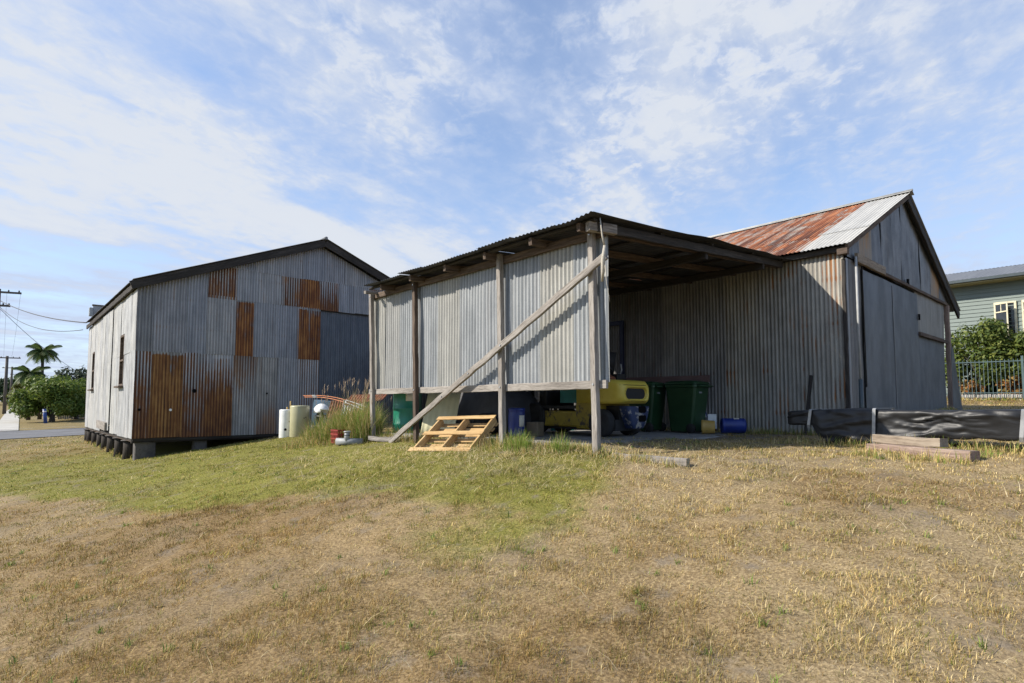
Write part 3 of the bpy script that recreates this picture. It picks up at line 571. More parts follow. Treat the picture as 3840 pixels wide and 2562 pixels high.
# ------------------------------------------------------------------ big gabled shed on stumps (far left)
UX, UY, UZ = Vector((1, 0, 0)), Vector((0, 1, 0)), Vector((0, 0, 1))
def one(name, mat, parent, fn, **k):
    mb = MB(); fn(mb); return mb.build(name, mat, parent, **k)
def disc(name, c, r, axis, mat, parent, t=.006, n=14):
    return one(name, mat, parent, lambda b: b.lathe(c, [(0, -t), (r, -t), (r, t*.4), (r*.8, t), (0, t)], n, axis, smooth=False))
def big_shed():
    S = thing('gabled_shed', 'large gabled corrugated iron shed on stumps with rust stained patchwork end wall', 'shed', (2.65, 18, -1.6))
    zt = lambda x: 5.12-.4*abs(x-7.74)
    def sh(x0, x1, z0, z1, mat, k, label=None):
        b = MB(); top = None
        if z1 is None: top = lambda u: zt(x0+u)-z0
        else: top = lambda u: min(z1, zt(x0+u))-z0
        b.sheet((x0-.02, 18-.005*k, z0+random.uniform(-.012, .012)), UX, UZ, x1-x0+.04, 3, top=top, rows=7, sub=6)
        o = b.build('wall_sheet', M[mat], S)
        if label: o['label'] = label
    R1 = [(2.67, 3.05, 'iron_streak'), (3.05, 3.44, 'rust_ochre'), (3.44, 3.82, 'rust_ochre'), (3.82, 4.36, 'iron_streak'), (4.36, 5.12, 'iron_halfrust'), (5.12, 5.76, 'iron_drip'), (5.76, 6.4, 'iron_soiled'), (6.4, 7.0, 'iron_grey'), (7.0, 7.69, 'iron_light'), (10.45, 11.2, 'iron_grey'), (11.2, 12.0, 'iron_grey'), (12.0, 12.8, 'iron_grey')]
    for i, (a, b, m) in enumerate(R1): sh(a, b, -.94, 1.43, m, i % 2, {'rust_ochre': 'ochre rusted wall sheet', 'iron_halfrust': 'wall sheet rusted brown at its foot'}.get(m))
    R2 = [(2.67, 3.03, 'iron_dark', None), (3.03, 3.82, 'iron_grey', None), (3.82, 4.37, 'iron_blue', None), (4.37, 5.12, 'iron_grey', 3.12), (5.12, 5.66, 'rust_orange', 3.1), (5.66, 6.33, 'iron_blue', 3.1), (6.33, 6.99, 'iron_blue', 3.1), (6.99, 7.70, 'rust_orange', 3.08), (10.45, 11.6, 'iron_grey', 3.08), (11.6, 12.8, 'iron_grey', 3.08)]
    for i, (a, b, m, t) in enumerate(R2): sh(a, b, 1.40, t, m, 2+i % 2, {'rust_orange': 'orange rusted wall sheet'}.get(m))
    R3 = [(4.38, 5.12, 'rust_dark'), (5.12, 5.74, 'iron_blue'), (5.74, 6.47, 'iron_grey'), (6.47, 7.01, 'rust_dark'), (7.01, 7.71, 'rust_orange'), (7.71, 8.32, 'iron_streak'), (8.32, 8.9, 'iron_blue'), (8.9, 9.42, 'iron_blue'), (9.42, 10.1, 'rust_dark'), (10.1, 11.4, 'iron_grey'), (11.4, 12.8, 'iron_grey')]
    for i, (a, b, m) in enumerate(R3): sh(a, b, 3.05, 4.02, m, 4+i % 2, {'rust_dark': 'dark rusted wall sheet', 'rust_orange': 'orange rusted wall sheet'}.get(m))
    for i in range(8): a = 4.95+i*.72; sh(a, a+.72, 3.98, None, 'iron_grey' if i % 3 else 'iron_blue', 6+i % 2)
    d = MB(); d.sheet((7.72, 18.06, -.97), UX, UZ, 2.75, 3.99, rows=4, sub=6, amp=.007); dr = d.build('sliding_door', M['door_blue'], S); dr['label'] = 'dark blue grey sliding door'
    one('door_track', M['timber_black'], S, lambda b: b.beam((7.68, 18.02, 3.045), (10.5, 18.02, 3.045), .05, .05))
    # street-side long wall
    cols = [(18.0, 18.75, []), (18.75, 19.75, []), (19.75, 20.5, [(.5, 2.0)]), (20.5, 21.3, []), (21.3, 22.1, []), (22.1, 22.9, []), (22.9, 23.7, []), (23.7, 24.37, []), (24.52, 25.3, []), (25.3, 26.0, []), (26.0, 26.62, []), (26.62, 27.3, [(.52, 1.94)]), (27.3, 28.1, []), (28.1, 29.0, [])]
    for i, (a, b, ops) in enumerate(cols):
        segs = [(-.94, ops[0][0]), (ops[0][1], 3.08)] if ops else ([(-.94, 1.42), (1.39, 3.08)] if i < 5 else [(-.94, 3.08)])
        if 22.1 <= a < 24: segs = [(-.86, 3.02)]
        for j, (z0, z1) in enumerate(segs):
            q = MB(); q.sheet((2.65-.004*(i % 2)-.004*j-(.03 if 22.1 <= a < 24.4 else 0), b, z0+random.uniform(-.03, .015)), -UY, UZ, b-a+.03, z1-z0, rows=6, sub=5, amp=.007, bulge=.008)
            q.build('wall_sheet', M['iron_white'], S)
    one('door_gap', M['timber_brown'], S, lambda b: b.box((2.70, 24.45, 1.08), (.05, .17, 3.9)))
    one('door_sill', M['timber_grey'], S, lambda b: b.beam((2.60, 22.4, -.76), (2.60, 24.5, -.72), .1, .26))
    for (y0, y1, z0, z1, lab) in ((19.75, 20.5, .5, 2.0, None), (26.62, 27.3, .52, 1.94, None)):
        f = MB(); c = (y0+y1)/2; w = y1-y0; h = z1-z0
        for yy in (y0+.035, y1-.035): f.box((2.68, yy, (z0+z1)/2), (.1, .06, h-.02))
        for zz in (z0+.03, (z0+z1)/2, z1-.03): f.box((2.681, c, zz), (.096, w-.131, .055))
        fr = f.build('window', M['timber_brown'], S)
        one('pane', M['timber_grey'] if y0 < 22 else M['glass_dark'], fr, lambda b: b.box((2.72, c, (z0+z1)/2), (.02, w-.14, h-.08)))
        one('sill', M['timber_brown'], fr, lambda b: b.box((2.60, c, z0-.03), (.16, w+.12, .05)))
    # roof
    L = hypot(7.74-2.50, .4*(7.74-2.50)); V = Vector((1, 0, .4)).normalized(); ze = 5.36-.4*(7.74-2.50)
    one('roof_slope', M['roof_dark'], S, lambda b: b.sheet((2.50, 29.0, ze), -UY, V, 11.3, L, rows=4, sub=4))
    V2 = Vector((-1, 0, .4)).normalized()
    one('roof_slope', M['roof_dark'], S, lambda b: b.sheet((12.98, 17.7, ze), UY, V2, 11.3, L, rows=4, sub=4))
    one('ridge_cap', M['roof_dark'], S, lambda b: b.tube([(7.74, 17.68, 5.37), (7.74, 29.2, 5.37)], .05, 8))
    for s in (-1, 1): one('barge_board', M['timber_black'], S, lambda b: b.beam((7.74, 17.76, 5.21), (7.74+s*5.28, 17.76, 5.21-.4*5.28), .045, .22, jit=.006))
    one('fascia', M['timber_black'], S, lambda b: b.beam((2.57, 17.8, 3.14), (2.57, 28.98, 3.10), .05, .15, jit=.012))
    one('eave_soffit', M['timber_black'], S, lambda b: b.box((2.63, 23.4, 3.12), (.06, 11.1, .03)))
    # parapet of the shop front, seen from behind
    one('parapet', M['iron_white'], S, lambda b: b.box((7.8, 29.12, 1.55), (10.1, .12, 4.96)))
    one('parapet_capping', M['timber_brown'], S, lambda b: b.box((7.8, 29.12, 4.055), (10.16, .18, .05)))
    one('flood_light', M['pipe_grey'], S, lambda b: b.box((2.68, 29.02, 3.75), (.14, .2, .36)), bevel=.03)
    one('back_wall', M['iron_dark'], S, lambda b: b.box((12.82, 23.5, 1.05), (.04, 11, 4.0)))
    one('floor', M['timber_black'], S, lambda b: b.box((7.73, 23.5, -.985), (10.1, 10.95, .07)))
    one('bearer', M['timber_black'], S, lambda b: b.beam((2.66, 18.14, -1.02), (12.7, 18.12, -1.02), .1, .1))
    one('bearer', M['timber_brown'], S, lambda b: b.beam((2.74, 18.2, -1.0), (2.74, 28.9, -1.0), .1, .1))
    def stump(x, y, r=.165, sq=False):
        g = g1(x, y); b = MB()
        if sq: b.beam((x, y, g-.1), (x, y, -1.03), .48 if x < 3 else .34, .30, up=(0, 1, 0), ch=.02, jit=.01)
        else: b.tube([(x, y, g-.1), (x+.01, y, (g-1)/2), (x, y, -1.05)], [r*1.08, r, r*.95], 12)
        o = b.build('stump', M['stump_block'] if sq else M['stump'], S)
        one('ant_cap', M['stump_block'], o, lambda q: q.lathe((x, y, -1.045), [(0, 0), (r+.05, -.02), (r+.05, .0), (0, .012)], 12))
    stump(2.98, 18.25, sq=True)
    for y in (19.3, 20.9, 22.5, 23.85, 25.1, 26.6, 28.2, 29.0): stump(2.8, y)
    for x in (4.35, 6.1, 8.0, 10): stump(x, 18.34, .15, x < 7)
    for x in (5.2, 8, 11):
        for y in (21, 24, 27): stump(x, y)
    disc('hole', (4.09, 17.982, .34), .055, 'y', M['dark'], S); disc('hole', (2.79, 17.982, -.18), .035, 'y', M['dark'], S); disc('hole', (6.08, 17.982, .29), .03, 'y', M['dark'], S)
    c = disc('patch', (3.52, 17.98, -.19), .035, 'y', M['white_plastic'], S); c['label'] = 'small round white patch on the wall'
big_shed()

# ------------------------------------------------------------------ lean-to carport with its raised iron wall
def carport():
    S = thing('carport', 'open lean-to carport with bright corrugated iron screen on grey timber posts', 'carport', (5.62, 4.7, -.66))
    rz = lambda x: 2.285+.077*(x-5.25)
    posts = [(10.6, 10.43), (8.95, 8.84), (6.545, 6.47), (4.73, 4.665)]
    for i, (t, b) in enumerate(posts):
        o = one('post', M['timber_brown' if i in (1,) else 'timber_grey'], S, lambda q: q.beam((5.62, b, g1(5.62, b)-.08), (5.62, t, 2.27), .088, .078, up=(1, 0, 0), jit=.007))
        for z in (2.17, .235): disc('bolt', (5.578, b+(t-b)*(z+.66)/2.93, z), .014, 'x', M['bolt'], o, .008, 8)
    one('rail', M['timber_grey'], S, lambda q: q.beam((5.682, 4.54, .232), (5.682, 10.72, .228), .045, .108, jit=.008))
    one('top_plate', M['timber_brown'], S, lambda q: q.beam((5.682, 4.55, 2.185), (5.682, 10.75, 2.195), .045, .11, jit=.008))
    ys = [4.56, 5.12, 5.76, 6.4, 7.04, 7.68, 8.32, 8.96, 9.6, 10.2, 10.72]; mats = ['iron_bright', 'iron_cream', 'iron_bright', 'iron_bright', 'iron_bright', 'iron_cream', 'iron_bright', 'iron_bright', 'iron_cream', 'iron_cream']
    for i in range(10):
        b = MB(); b.sheet((5.722-.003*(i % 2), ys[i+1], .262), -UY, UZ, ys[i+1]-ys[i]+.02, 1.98, rows=6, sub=10, amp=.0095)
        b.build('wall_sheet', M[mats[i]], S)
    for y in (4.72, 5.6, 6.6, 7.64, 8.7, 9.75):
        one('rafter', M['timber_brown'], S, lambda q: q.beam((5.36, y, rz(5.36)-.075), (11.2, y, rz(11.2)-.075), .06, .105, jit=.008))
    for x in (5.44, 6.9, 8.3, 9.7, 10.9): one('purlin', M['timber_black'], S, lambda q: q.beam((x, 4.5, rz(x)-.002-.02), (x, 10.3, rz(x)-.022), .07, .03))  # darker timber here paints in the shade under the roof
    for x in (8.2, 10.2): one('tie_beam', M['timber_black'], S, lambda q: q.beam((x, 4.55, rz(x)-.19), (x, 10.8, rz(x)-.19), .07, .12))  # tie beams darkened likewise, roof shade put into their colour
    for i in range(7):
        a = 6.35+i*.762*.61; q = MB(); q.sheet((a, 10.82+.004*(i % 2), -.66), UX, UZ, .762*.61+.02, 2.98, rows=5, sub=6); q.build('rear_sheet', M['shed_shaded'], S)
    q = MB(); q.sheet((10.45, 10.82, -.66), UX, UZ, .78, 3.1, rows=5, sub=6); q.build('rear_sheet', M['shed_shaded'], S)
    for x in (9.68, 11.1): one('back_post', M['timber_grey'], S, lambda q: q.beam((x, 10.78, -.7), (x, 10.78, rz(x)-.1), .09, .09))
    one('verge_beam', M['timber_black'], S, lambda q: q.beam((5.5, 4.52, rz(5.5)-.10), (11.0, 4.56, rz(11.0)-.10), .05, .12, jit=.01))
    one('beam_end', M['timber_grey'], S, lambda q: q.beam((5.40, 4.6, 2.21), (5.80, 4.48, 2.21), .09, .12))
    V = Vector((1, 0, .077)).normalized()
    yy = [4.40, 5.1, 5.86, 6.62, 7.38, 8.14, 8.9, 9.66, 10.22]
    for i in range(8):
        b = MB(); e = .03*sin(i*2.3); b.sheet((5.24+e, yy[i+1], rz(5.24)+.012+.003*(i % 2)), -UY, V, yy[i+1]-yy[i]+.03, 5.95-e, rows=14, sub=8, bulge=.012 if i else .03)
        b.build('roof_sheet', M['roof_shaded'], S)
    br = one('brace', M['timber_grey'], S, lambda q: q.beam((5.53, 9.62, -.74), (5.53, 4.42, 1.83), .05, .095, jit=.01))
    for t in (.33, .47, .62): disc('bolt', (5.50, 9.62-5.2*t, -.74+2.57*t), .013, 'x', M['bolt'], br, .008, 8)
    o = one('loose_rafter', M['timber_grey'], S, lambda q: q.beam((5.38, 10.42, 2.22), (6.6, 10.55, 2.34), .07, .06))
    one('kerb', M['concrete'], S, lambda q: q.beam((5.78, 6.9, -.70), (5.80, 10.7, -.74), .16, .16, jit=.02))
carport()
o = one('rope', M['rope'], None, lambda q: [q.tube([(5.40, 4.40, 2.27), (5.42, 4.385, 2.05), (5.46, 4.38, 1.92)], [.006, .012, .016], 6), q.tube([(5.46, 4.38, 1.93), (5.45, 4.40, 1.75), (5.47, 4.42, 1.62), (5.50, 4.46, 1.50)], [.02, .028, .026, .014], 7), q.tube([(5.46, 4.38, 1.7), (5.44, 4.34, 1.45), (5.45, 4.30, 1.22)], [.006, .004, .002], 5)])
tag(o, 'frayed pale rope hanging from the carport corner down to the diagonal brace', 'rope')
one('concrete_slab', M['concrete'], None, lambda q: q.box((8.55, 8.0, -.67), (5.3, 5.4, .125)))['kind'] = 'structure'

# ------------------------------------------------------------------ gabled shed with the rusty roof (right)
def right_shed():
    S = thing('gable_shed', 'gabled iron shed with streaky rust red roof and dull grey patched end wall', 'shed', (11.27, 3.6, -.6))
    Y0, Y1 = 3.6, 15.0
    n = int((Y1-Y0)/.762)+1
    for i in range(n):
        a = Y0+i*.762; b = min(a+.762, Y1); q = MB()
        q.sheet((11.27-.004*(i % 2), b, -.66), -UY, UZ, b-a+.02, 3.42, rows=8, sub=8, amp=.0095)
        q.build('wall_sheet', M[('shed_sunlit', 'shed_sunlit', 'shed_sunlit', 'shed_half_shade', 'shed_half_shade')[i] if i < 5 else 'shed_shaded'], S)  # sheets step darker inwards, painting in the carport shade
    sl = (4.78-2.82)/(15.25-11.05); zr = lambda x: 4.78-sl*abs(x-15.25)
    V = Vector((1, 0, sl)).normalized(); ln = lambda x0, x1: (x1-x0)/V.x
    edges = [3.42, 4.24]; y = 4.24
    while y < 15.2: y += .70; edges.append(y)
    for i in range(len(edges)-1):
        for r, (x0, x1) in enumerate(((11.03, 12.32), (12.18, 15.25))):
            q = MB(); q.sheet((x0, edges[i+1], zr(x0)+.012+.007*r+.003*(i % 2)), -UY, V, edges[i+1]-edges[i]+.03, ln(x0, x1), rows=6, sub=6)
            q.build('roof_sheet', M['roof_pale' if i < 1 else 'roof_rust'], S)['label'] = 'pale galvanised roof sheet' if i < 1 else 'rust red roof sheet'
    V2 = Vector((-1, 0, sl)).normalized()
    one('roof_slope', M['roof_dark'], S, lambda q: q.sheet((20.0, 3.42, zr(20.0)+.012), UY, V2, 11.8, ln(15.25, 20.0), rows=5, sub=4))
    def cap(q):
        for s in (-1, 1):
            P = [(15.25, 3.38, 4.825), (15.25+s*.17, 3.38, 4.825-.17*sl+.012), (15.25+s*.17, 15.25, 4.825-.17*sl+.012), (15.25, 15.25, 4.825)]
            q.add(P, [(0, 1, 2, 3)])
        q.tube([(15.25, 3.37, 4.83), (15.25, 15.25, 4.83)], .028, 8)
    one('ridge_cap', M['roof_pale'], S, cap, solid=.003)
    one('barge_board', M['timber_black'], S, lambda q: q.beam((15.25, 3.47, 4.66), (20.0, 3.47, zr(20.0)-.12), .05, .2, jit=.008))
    one('barge_board', M['timber_brown'], S, lambda q: q.beam((15.25, 3.47, 4.70), (11.1, 3.47, zr(11.1)-.07), .05, .10, jit=.008))
    one('eave_plate', M['timber_black'], S, lambda q: q.beam((11.2, 3.5, 2.77), (11.2, 15, 2.77), .1, .1))
    one('plate_end', M['timber_brown'], S, lambda q: q.beam((11.12, 3.45, 2.70), (11.12, 3.62, 2.70), .11, .11))
    zg = lambda x: zr(x)-.10
    def gs(x0, x1, z0, z1, mat, k, amp=.004, lab=None, yo=0):
        q = MB(); t = (lambda u: min(z1, zg(x0+u))-z0) if z1 else (lambda u: zg(x0+u)-z0)
        q.sheet((x0-.03, 3.60-.006*k-yo, z0), UX, UZ, x1-x0+.07, 3, top=t, rows=8, sub=8, amp=amp, bulge=.012)
        o = q.build('gable_sheet', M[mat], S)
        if lab: o['label'] = lab
    gs(11.42, 12.2, -.66, 2.66, 'shed_shaded', 0, .007)
    d = MB(); d.sheet((12.17, 3.565, -.60), UX, UZ, 3.9, 3.16, rows=12, amp=.002, bulge=.006); d.build('door', M['door_sheet'], S)
    one('door_seam', M['gable_sheet'], S, lambda q: q.beam((14.13, 3.556, -.58), (14.11, 3.556, 2.5), .05, .008, up=(0, 1, 0), jit=.002))
    gs(16.0, 18.8, 1.62, 2.64, 'gable_pale', 1, .004, 'pale warm grey gable sheet'); gs(16.05, 18.75, -.5, 1.64, 'door_sheet', 0, .003)
    for i, (a, b, m) in enumerate([(11.5, 12.15, 'gable_sheet'), (12.15, 12.85, 'gable_warm'), (12.85, 13.55, 'gable_sheet'), (13.55, 14.3, 'gable_sheet'), (14.3, 15.0, 'gable_sheet'), (15.0, 15.75, 'gable_sheet'), (15.75, 16.5, 'gable_sheet'), (16.55, 17.5, 'gable_sheet'), (17.5, 18.4, 'gable_warm'), (18.4, 19.3, 'gable_sheet')]):
        gs(a, b, 2.66+random.uniform(-.03, .05), None, m, 2+i % 2, .005)
    one('batten', M['timber_sleeper'], S, lambda q: q.beam((11.75, 3.52, 2.70), (13.43, 3.52, 2.70), .06, .17, jit=.01))
    one('batten', M['timber_brown'], S, lambda q: q.beam((13.43, 3.54, 2.66), (19.0, 3.54, 2.655), .05, .07))
    one('batten', M['timber_brown'], S, lambda q: q.beam((16.05, 3.54, 1.63), (18.85, 3.54, 1.62), .05, .09))
    one('door_post', M['timber_black'], S, lambda q: q.beam((12.19, 3.55, .3), (12.17, 3.55, 2.6), .022, .02, up=(0, 1, 0)))
    one('door_hinge', M['dark'], S, lambda q: q.box((15.22, 3.53, 2.74), (.08, .04, .12))); one('door_hinge', M['dark'], S, lambda q: q.box((16.06, 3.53, 2.02), (.06, .03, .14)))
    one('corner_post', M['timber_black'], S, lambda q: q.beam((11.235, 3.575, -.66), (11.245, 3.575, 2.6), .05, .06, up=(0, 1, 0), jit=.012))
    one('corner_flashing', M['iron_grey'], S, lambda q: q.beam((11.33, 3.56, -.66), (11.33, 3.56, 2.62), .09, .03, up=(0, 1, 0)))
    p = one('downpipe', M['pvc'], S, lambda q: q.tube([(11.34, 3.40, 2.62), (11.35, 3.40, .42)], .021, 10)); one('pipe_foot', M['gutter'], p, lambda q: q.tube([(11.35, 3.40, .42), (11.35, 3.40, -.62)], .036, 10))
    one('end_post', M['timber_red'], S, lambda q: q.beam((19.0, 3.55, -.4), (18.98, 3.55, 2.62), .16, .1, up=(0, 1, 0), jit=.012))
    one('lean_sheet', M['door_sheet'], S, lambda q: q.add([(18.95, 3.5, -.45), (19.85, 3.45, -.4), (19.2, 3.5, 1.5), (18.98, 3.5, 1.5)], [(0, 1, 2, 3)]), solid=.02)
    one('side_wall', M['iron_dark'], S, lambda q: q.box((18.9, 9.3, 1.1), (.04, 11.3, 3.5))); one('rear_wall', M['iron_dark'], S, lambda q: q.box((15.1, 15.02, 1.1), (7.6, .04, 3.5)))
    one('door_frame', M['navy'], S, lambda q: [q.box((11.22, 8.5, .7), (.05, .1, 2.6)), q.box((11.221, 9.2, 1.95), (.05, 1.3, .1)), q.box((11.22, 9.85, .7), (.05, .1, 2.6))])
right_shed()

# ------------------------------------------------------------------ forklift under the carport
def forklift():
    X0, X1, Y0 = 8.0, 8.95, 6.12; zb = -.61; xc = (X0+X1)/2
    S = thing('forklift', 'old yellow forklift with scuffed blue rear bumper parked under the carport', 'forklift', (xc, 7.2, zb))
    # counterweight: rounded block lofted along y, with a real opening in its rear face
    def ring(y, w, z0, z1, r): return [(xc+a, y, b) for a, b in rrect(0, (z0+z1)/2, w, z1-z0, r, 6)]
    b = MB(); W = X1-X0; z0, z1 = -.02, .40
    rings = [ring(Y0+1.0, W, z0, z1+.02, .07), ring(Y0+.3, W, z0, z1+.02, .07), ring(Y0+.10, W-.02, z0, z1, .09), ring(Y0+.03, W-.10, z0+.03, z1-.05, .10), ring(Y0, W-.18, z0+.06, z1-.10, .09)]
    hole = [(xc+.03+a, Y0+.015, .165+c) for a, c in rrect(0, 0, .62, .21, .10, 6)]; deep = [(x, Y0+.05, z) for x, y, z in hole]
    lip = [(xc+.03+a, Y0-.004, .165+c) for a, c in rrect(0, 0, .68, .26, .12, 6)]
    b.loft(rings+[lip, hole, deep], cap0=True, cap1=True, smooth=True); cw = b.build('counterweight', M['fork_yellow'], S)
    one('radiator_grille', M['fork_black'], cw, lambda q: q.loft([[(xc+.03+a, y, .165+c) for a, c in rrect(0, 0, .60, .19, .09, 6)] for y in (Y0+.047, Y0+.049)], smooth=False))
    one('panel_seam', M['fork_black'], cw, lambda q: q.tube([(xc-.42, Y0+.045, .315), (xc-.30, Y0-.002, .318), (xc+.28, Y0-.002, .318), (xc+.40, Y0+.045, .315)], .004, 5))
    for dx, dz in ((-.2, .02), (-.12, .015), (.1, .02), (.22, .012), (-.3, .02)): one('rust_chip', M['scrap_rust'], cw, lambda q: q.lathe((xc+dx, Y0+.018, dz+.025), [(0, -.012), (.016, -.008), (.011, 0), (0, .004)], 7, 'y', smooth=False))
    # rear bumper: tapering scuffed casting with two towing holes
    def br(z, w, y): return [(xc+.12+a, y+c, z) for a, c in rrect(0, 0, w, .36, .05, 4)]
    bp = one('bumper', M['fork_blue'], S, lambda q: q.loft([br(-.06, .68, Y0+.2), br(-.2, .60, Y0+.2), br(-.38, .44, Y0+.2), br(-.46, .34, Y0+.22)], smooth=False), bevel=.015)
    for z, w in ((-.12, .22), (-.28, .22)): one('tow_hole', M['dark'], bp, lambda q: q.loft([[(xc+.2+a, y, z+c) for a, c in rrect(0, 0, w, .115, .04, 4)] for y in (Y0+.012, Y0+.03)], smooth=False))
    one('engine_cover', M['fork_chassis'], S, lambda q: q.loft([[(xc+a, y, c) for a, c in rrect(0, -.23, W-.02, .50, .05, 4)] for y in (Y0+.5, Y0+1.02)], smooth=False))
    one('chassis', M['fork_chassis'], S, lambda q: q.loft([[(xc+a, y, c) for a, c in rrect(0, -.30, W-.04, .30, .04, 4)] for y in (Y0+1.02, Y0+2.2)], smooth=False))
    one('underbody', M['fork_black'], S, lambda q: q.box((xc, Y0+1.2, -.40), (W-.24, 2.0, .2)))
    one('floor_step', M['fork_black'], S, lambda q: q.box((xc, Y0+1.5, -.08), (W-.06, .9, .06)))
    seat = one('seat', M['fork_black'], S, lambda q: q.loft([[(xc+a, Y0+.95+c, z) for a, c in rrect(0, 0, .46, .44, .1, 4)] for z in (.43, .50, .53)]))
    one('seat_back', M['fork_black'], seat, lambda q: q.loft([[(xc+a, Y0+.72-t*.1, .5+t*.45+0*c) if False else (xc+a, Y0+.70+c-t*.10, .5+t*.45) for a, c in rrect(0, 0, .44*(1-.12*t), .09, .04, 4)] for t in (0, .5, 1)]))
    one('cowl', M['fork_black'], S, lambda q: q.loft([[(xc+a, Y0+1.95+c, z) for a, c in rrect(0, 0, W-.1, .22, .05, 4)] for z in (-.1, .2, .42)]))
    one('steering_wheel', M['rubber'], S, lambda q: q.tube([(xc+.17*cos(t), Y0+1.62+.15*sin(t), .56+.08*sin(t)) for t in np.linspace(0, 2*pi, 20)], .014, 6))
    one('steering_column', M['fork_black'], S, lambda q: q.tube([(xc, Y0+1.63, .56), (xc, Y0+1.9, .15)], .025, 8))
    for s in (-1, 1):
        one('mast_rail', M['fork_black'], S, lambda q: q.beam((xc+s*.28, Y0+2.42, -.52), (xc+s*.28, Y0+2.42, 1.25), .08, .13, up=(0, 1, 0), jit=0))
        one('fork', M['fork_black'], S, lambda q: q.beam((xc+s*.22, Y0+2.5, -.56), (xc+s*.22, Y0+3.4, -.58), .1, .035, jit=0))
    one('mast_crossbar', M['fork_black'], S, lambda q: q.box((xc, Y0+2.42, 1.2), (.62, .05, .1))); one('lift_cylinder', M['fork_black'], S, lambda q: q.tube([(xc, Y0+2.42, -.5), (xc, Y0+2.42, .95)], .045, 10))
    one('carriage', M['fork_black'], S, lambda q: [q.box((xc, Y0+2.5, -.1), (.85, .05, .1)), q.box((xc, Y0+2.5, -.42), (.85, .05, .1))])
    for y, r, w in ((Y0+.46, .25, .2), (Y0+2.14, .31, .24)):
        for s in (-1, 1):
            x = xc+s*(W/2-w/2+.03)
            t = one('wheel', M['rubber'], S, lambda q: q.lathe((x, y, zb+r), [(r*.55, -w/2), (r*.9, -w/2), (r, -w*.32), (r, w*.32), (r*.9, w/2), (r*.55, w/2)], 28, 'x'))
            one('rim', M['fork_yellow'] if r > .3 else M['fork_black'], t, lambda q: q.lathe((x, y, zb+r), [(0, -w*.36), (r*.3, -w*.38), (r*.56, -w*.46), (r*.56, w*.46), (r*.3, w*.38), (0, w*.36)], 24, 'x'))
    one('wheel_arch', M['fork_black'], S, lambda q: q.box((xc, Y0+.46, -.2), (W-.5, .5, .3)))
    one('side_panel', M['teal'], S, lambda q: q.add([(X0+.1, Y0+1.02, .0), (X0+.1, Y0+1.5, .0), (X0+.1, Y0+1.5, .38), (X0+.1, Y0+.7, .38)], [(0, 1, 2, 3)]), solid=.02)
forklift()
def engine_parts():
    S = thing('scrap_engine', 'greasy heap of old machine parts piled on the forklift cover', 'machine part', (8.4, 6.6, .42))
    one('casting', M['scrap_rust'], S, lambda q: q.lathe((8.25, 6.6, .42), [(.17, 0), (.15, .05), (.06, .10), (.05, .2), (0, .22)], 12, smooth=False))
    one('bracket', M['fork_black'], S, lambda q: [q.beam((8.3, 6.55, .44), (8.22, 6.62, .80), .04, .04), q.beam((8.22, 6.62, .78), (8.4, 6.6, .6), .03, .03)])
    one('block', M['fork_black'], S, lambda q: q.beam((8.38, 6.55, .47), (8.72, 6.6, .50), .14, .10, jit=.03)); one('lever', M['pipe_grey'], S, lambda q: q.tube([(8.62, 6.6, .5), (8.66, 6.58, .62), (8.60, 6.55, .72)], .018, 7))
    one('knob', M['red_plastic'], S, lambda q: q.lathe((8.24, 6.58, .80), [(0, 0), (.03, .01), (.03, .07), (0, .085)], 10))
engine_parts()

# ------------------------------------------------------------------ wheelie bins, drums, containers
def wheelie_bin(loc, rz, label, first=None):
    if first:
        c = copy_tree(first); c.location = loc; c.rotation_euler.z = rz; c['label'] = label; return c
    S = thing('wheelie_bin', label, 'bin', (0, 0, 0), 0, 'green wheelie bins against the shed wall')
    def R(z, w, d, r, dy=0): return [(a, c+dy, z) for a, c in rrect(0, 0, w, d, r, 5)]
    one('body', M['bin_green'], S, lambda q: q.loft([R(.03, .46, .48, .05, .03), R(.05, .48, .52, .06, .02), R(.60, .53, .63, .06), R(.92, .56, .70, .06), R(.925, .60, .74, .07), R(.975, .60, .74, .07), R(.98, .57, .71, .06)], smooth=False), bevel=.006)
    lid = one('lid', M['bin_green'], S, lambda q: q.loft([R(.985, .60, .76, .07, .01), R(1.0, .61, .77, .08, .01), R(1.035, .58, .72, .09, .01), R(1.06, .46, .56, .12, .03)]))
    one('handle', M['bin_green'], S, lambda q: q.tube([(-.24, -.38, .94), (-.24, -.44, .95), (.24, -.44, .95), (.24, -.38, .94)], .016, 8))
    for s in (-1, 1): one('wheel', M['rubber'], S, lambda q: q.lathe((s*.25, -.22, .10), [(0, -.028), (.09, -.028), (.10, -.015), (.10, .015), (.09, .028), (0, .028)], 20, 'x'))
    one('axle', M['bolt'], S, lambda q: q.tube([(-.24, -.22, .10), (.24, -.22, .10)], .012, 8))
    one('label_mark', M['pipe_grey'], S, lambda q: q.box((-.06, -.34, .82), (.11, .004, .035)))
    S.location = loc; S.rotation_euler.z = rz; return S
b0 = wheelie_bin((10.56, 6.36, -.61), radians(0), 'green wheelie bin nearer the doorway end, right of its twin under the maroon beam')
wheelie_bin((10.35, 7.22, -.61), radians(3), 'green wheelie bin wedged between the yellow forklift and the other bin', b0)
o = one('steel_beam', M['maroon'], None, lambda q: [q.beam((10.05, 8.2, .475), (10.75, 5.95, .50), .012, .14, jit=0), q.beam((10.08, 8.2, .535), (10.78, 5.95, .56), .07, .012, jit=0), q.beam((10.08, 8.2, .415), (10.78, 5.95, .44), .07, .012, jit=0)])
tag(o, 'long maroon steel channel lying across both green bin lids', 'steel beam')
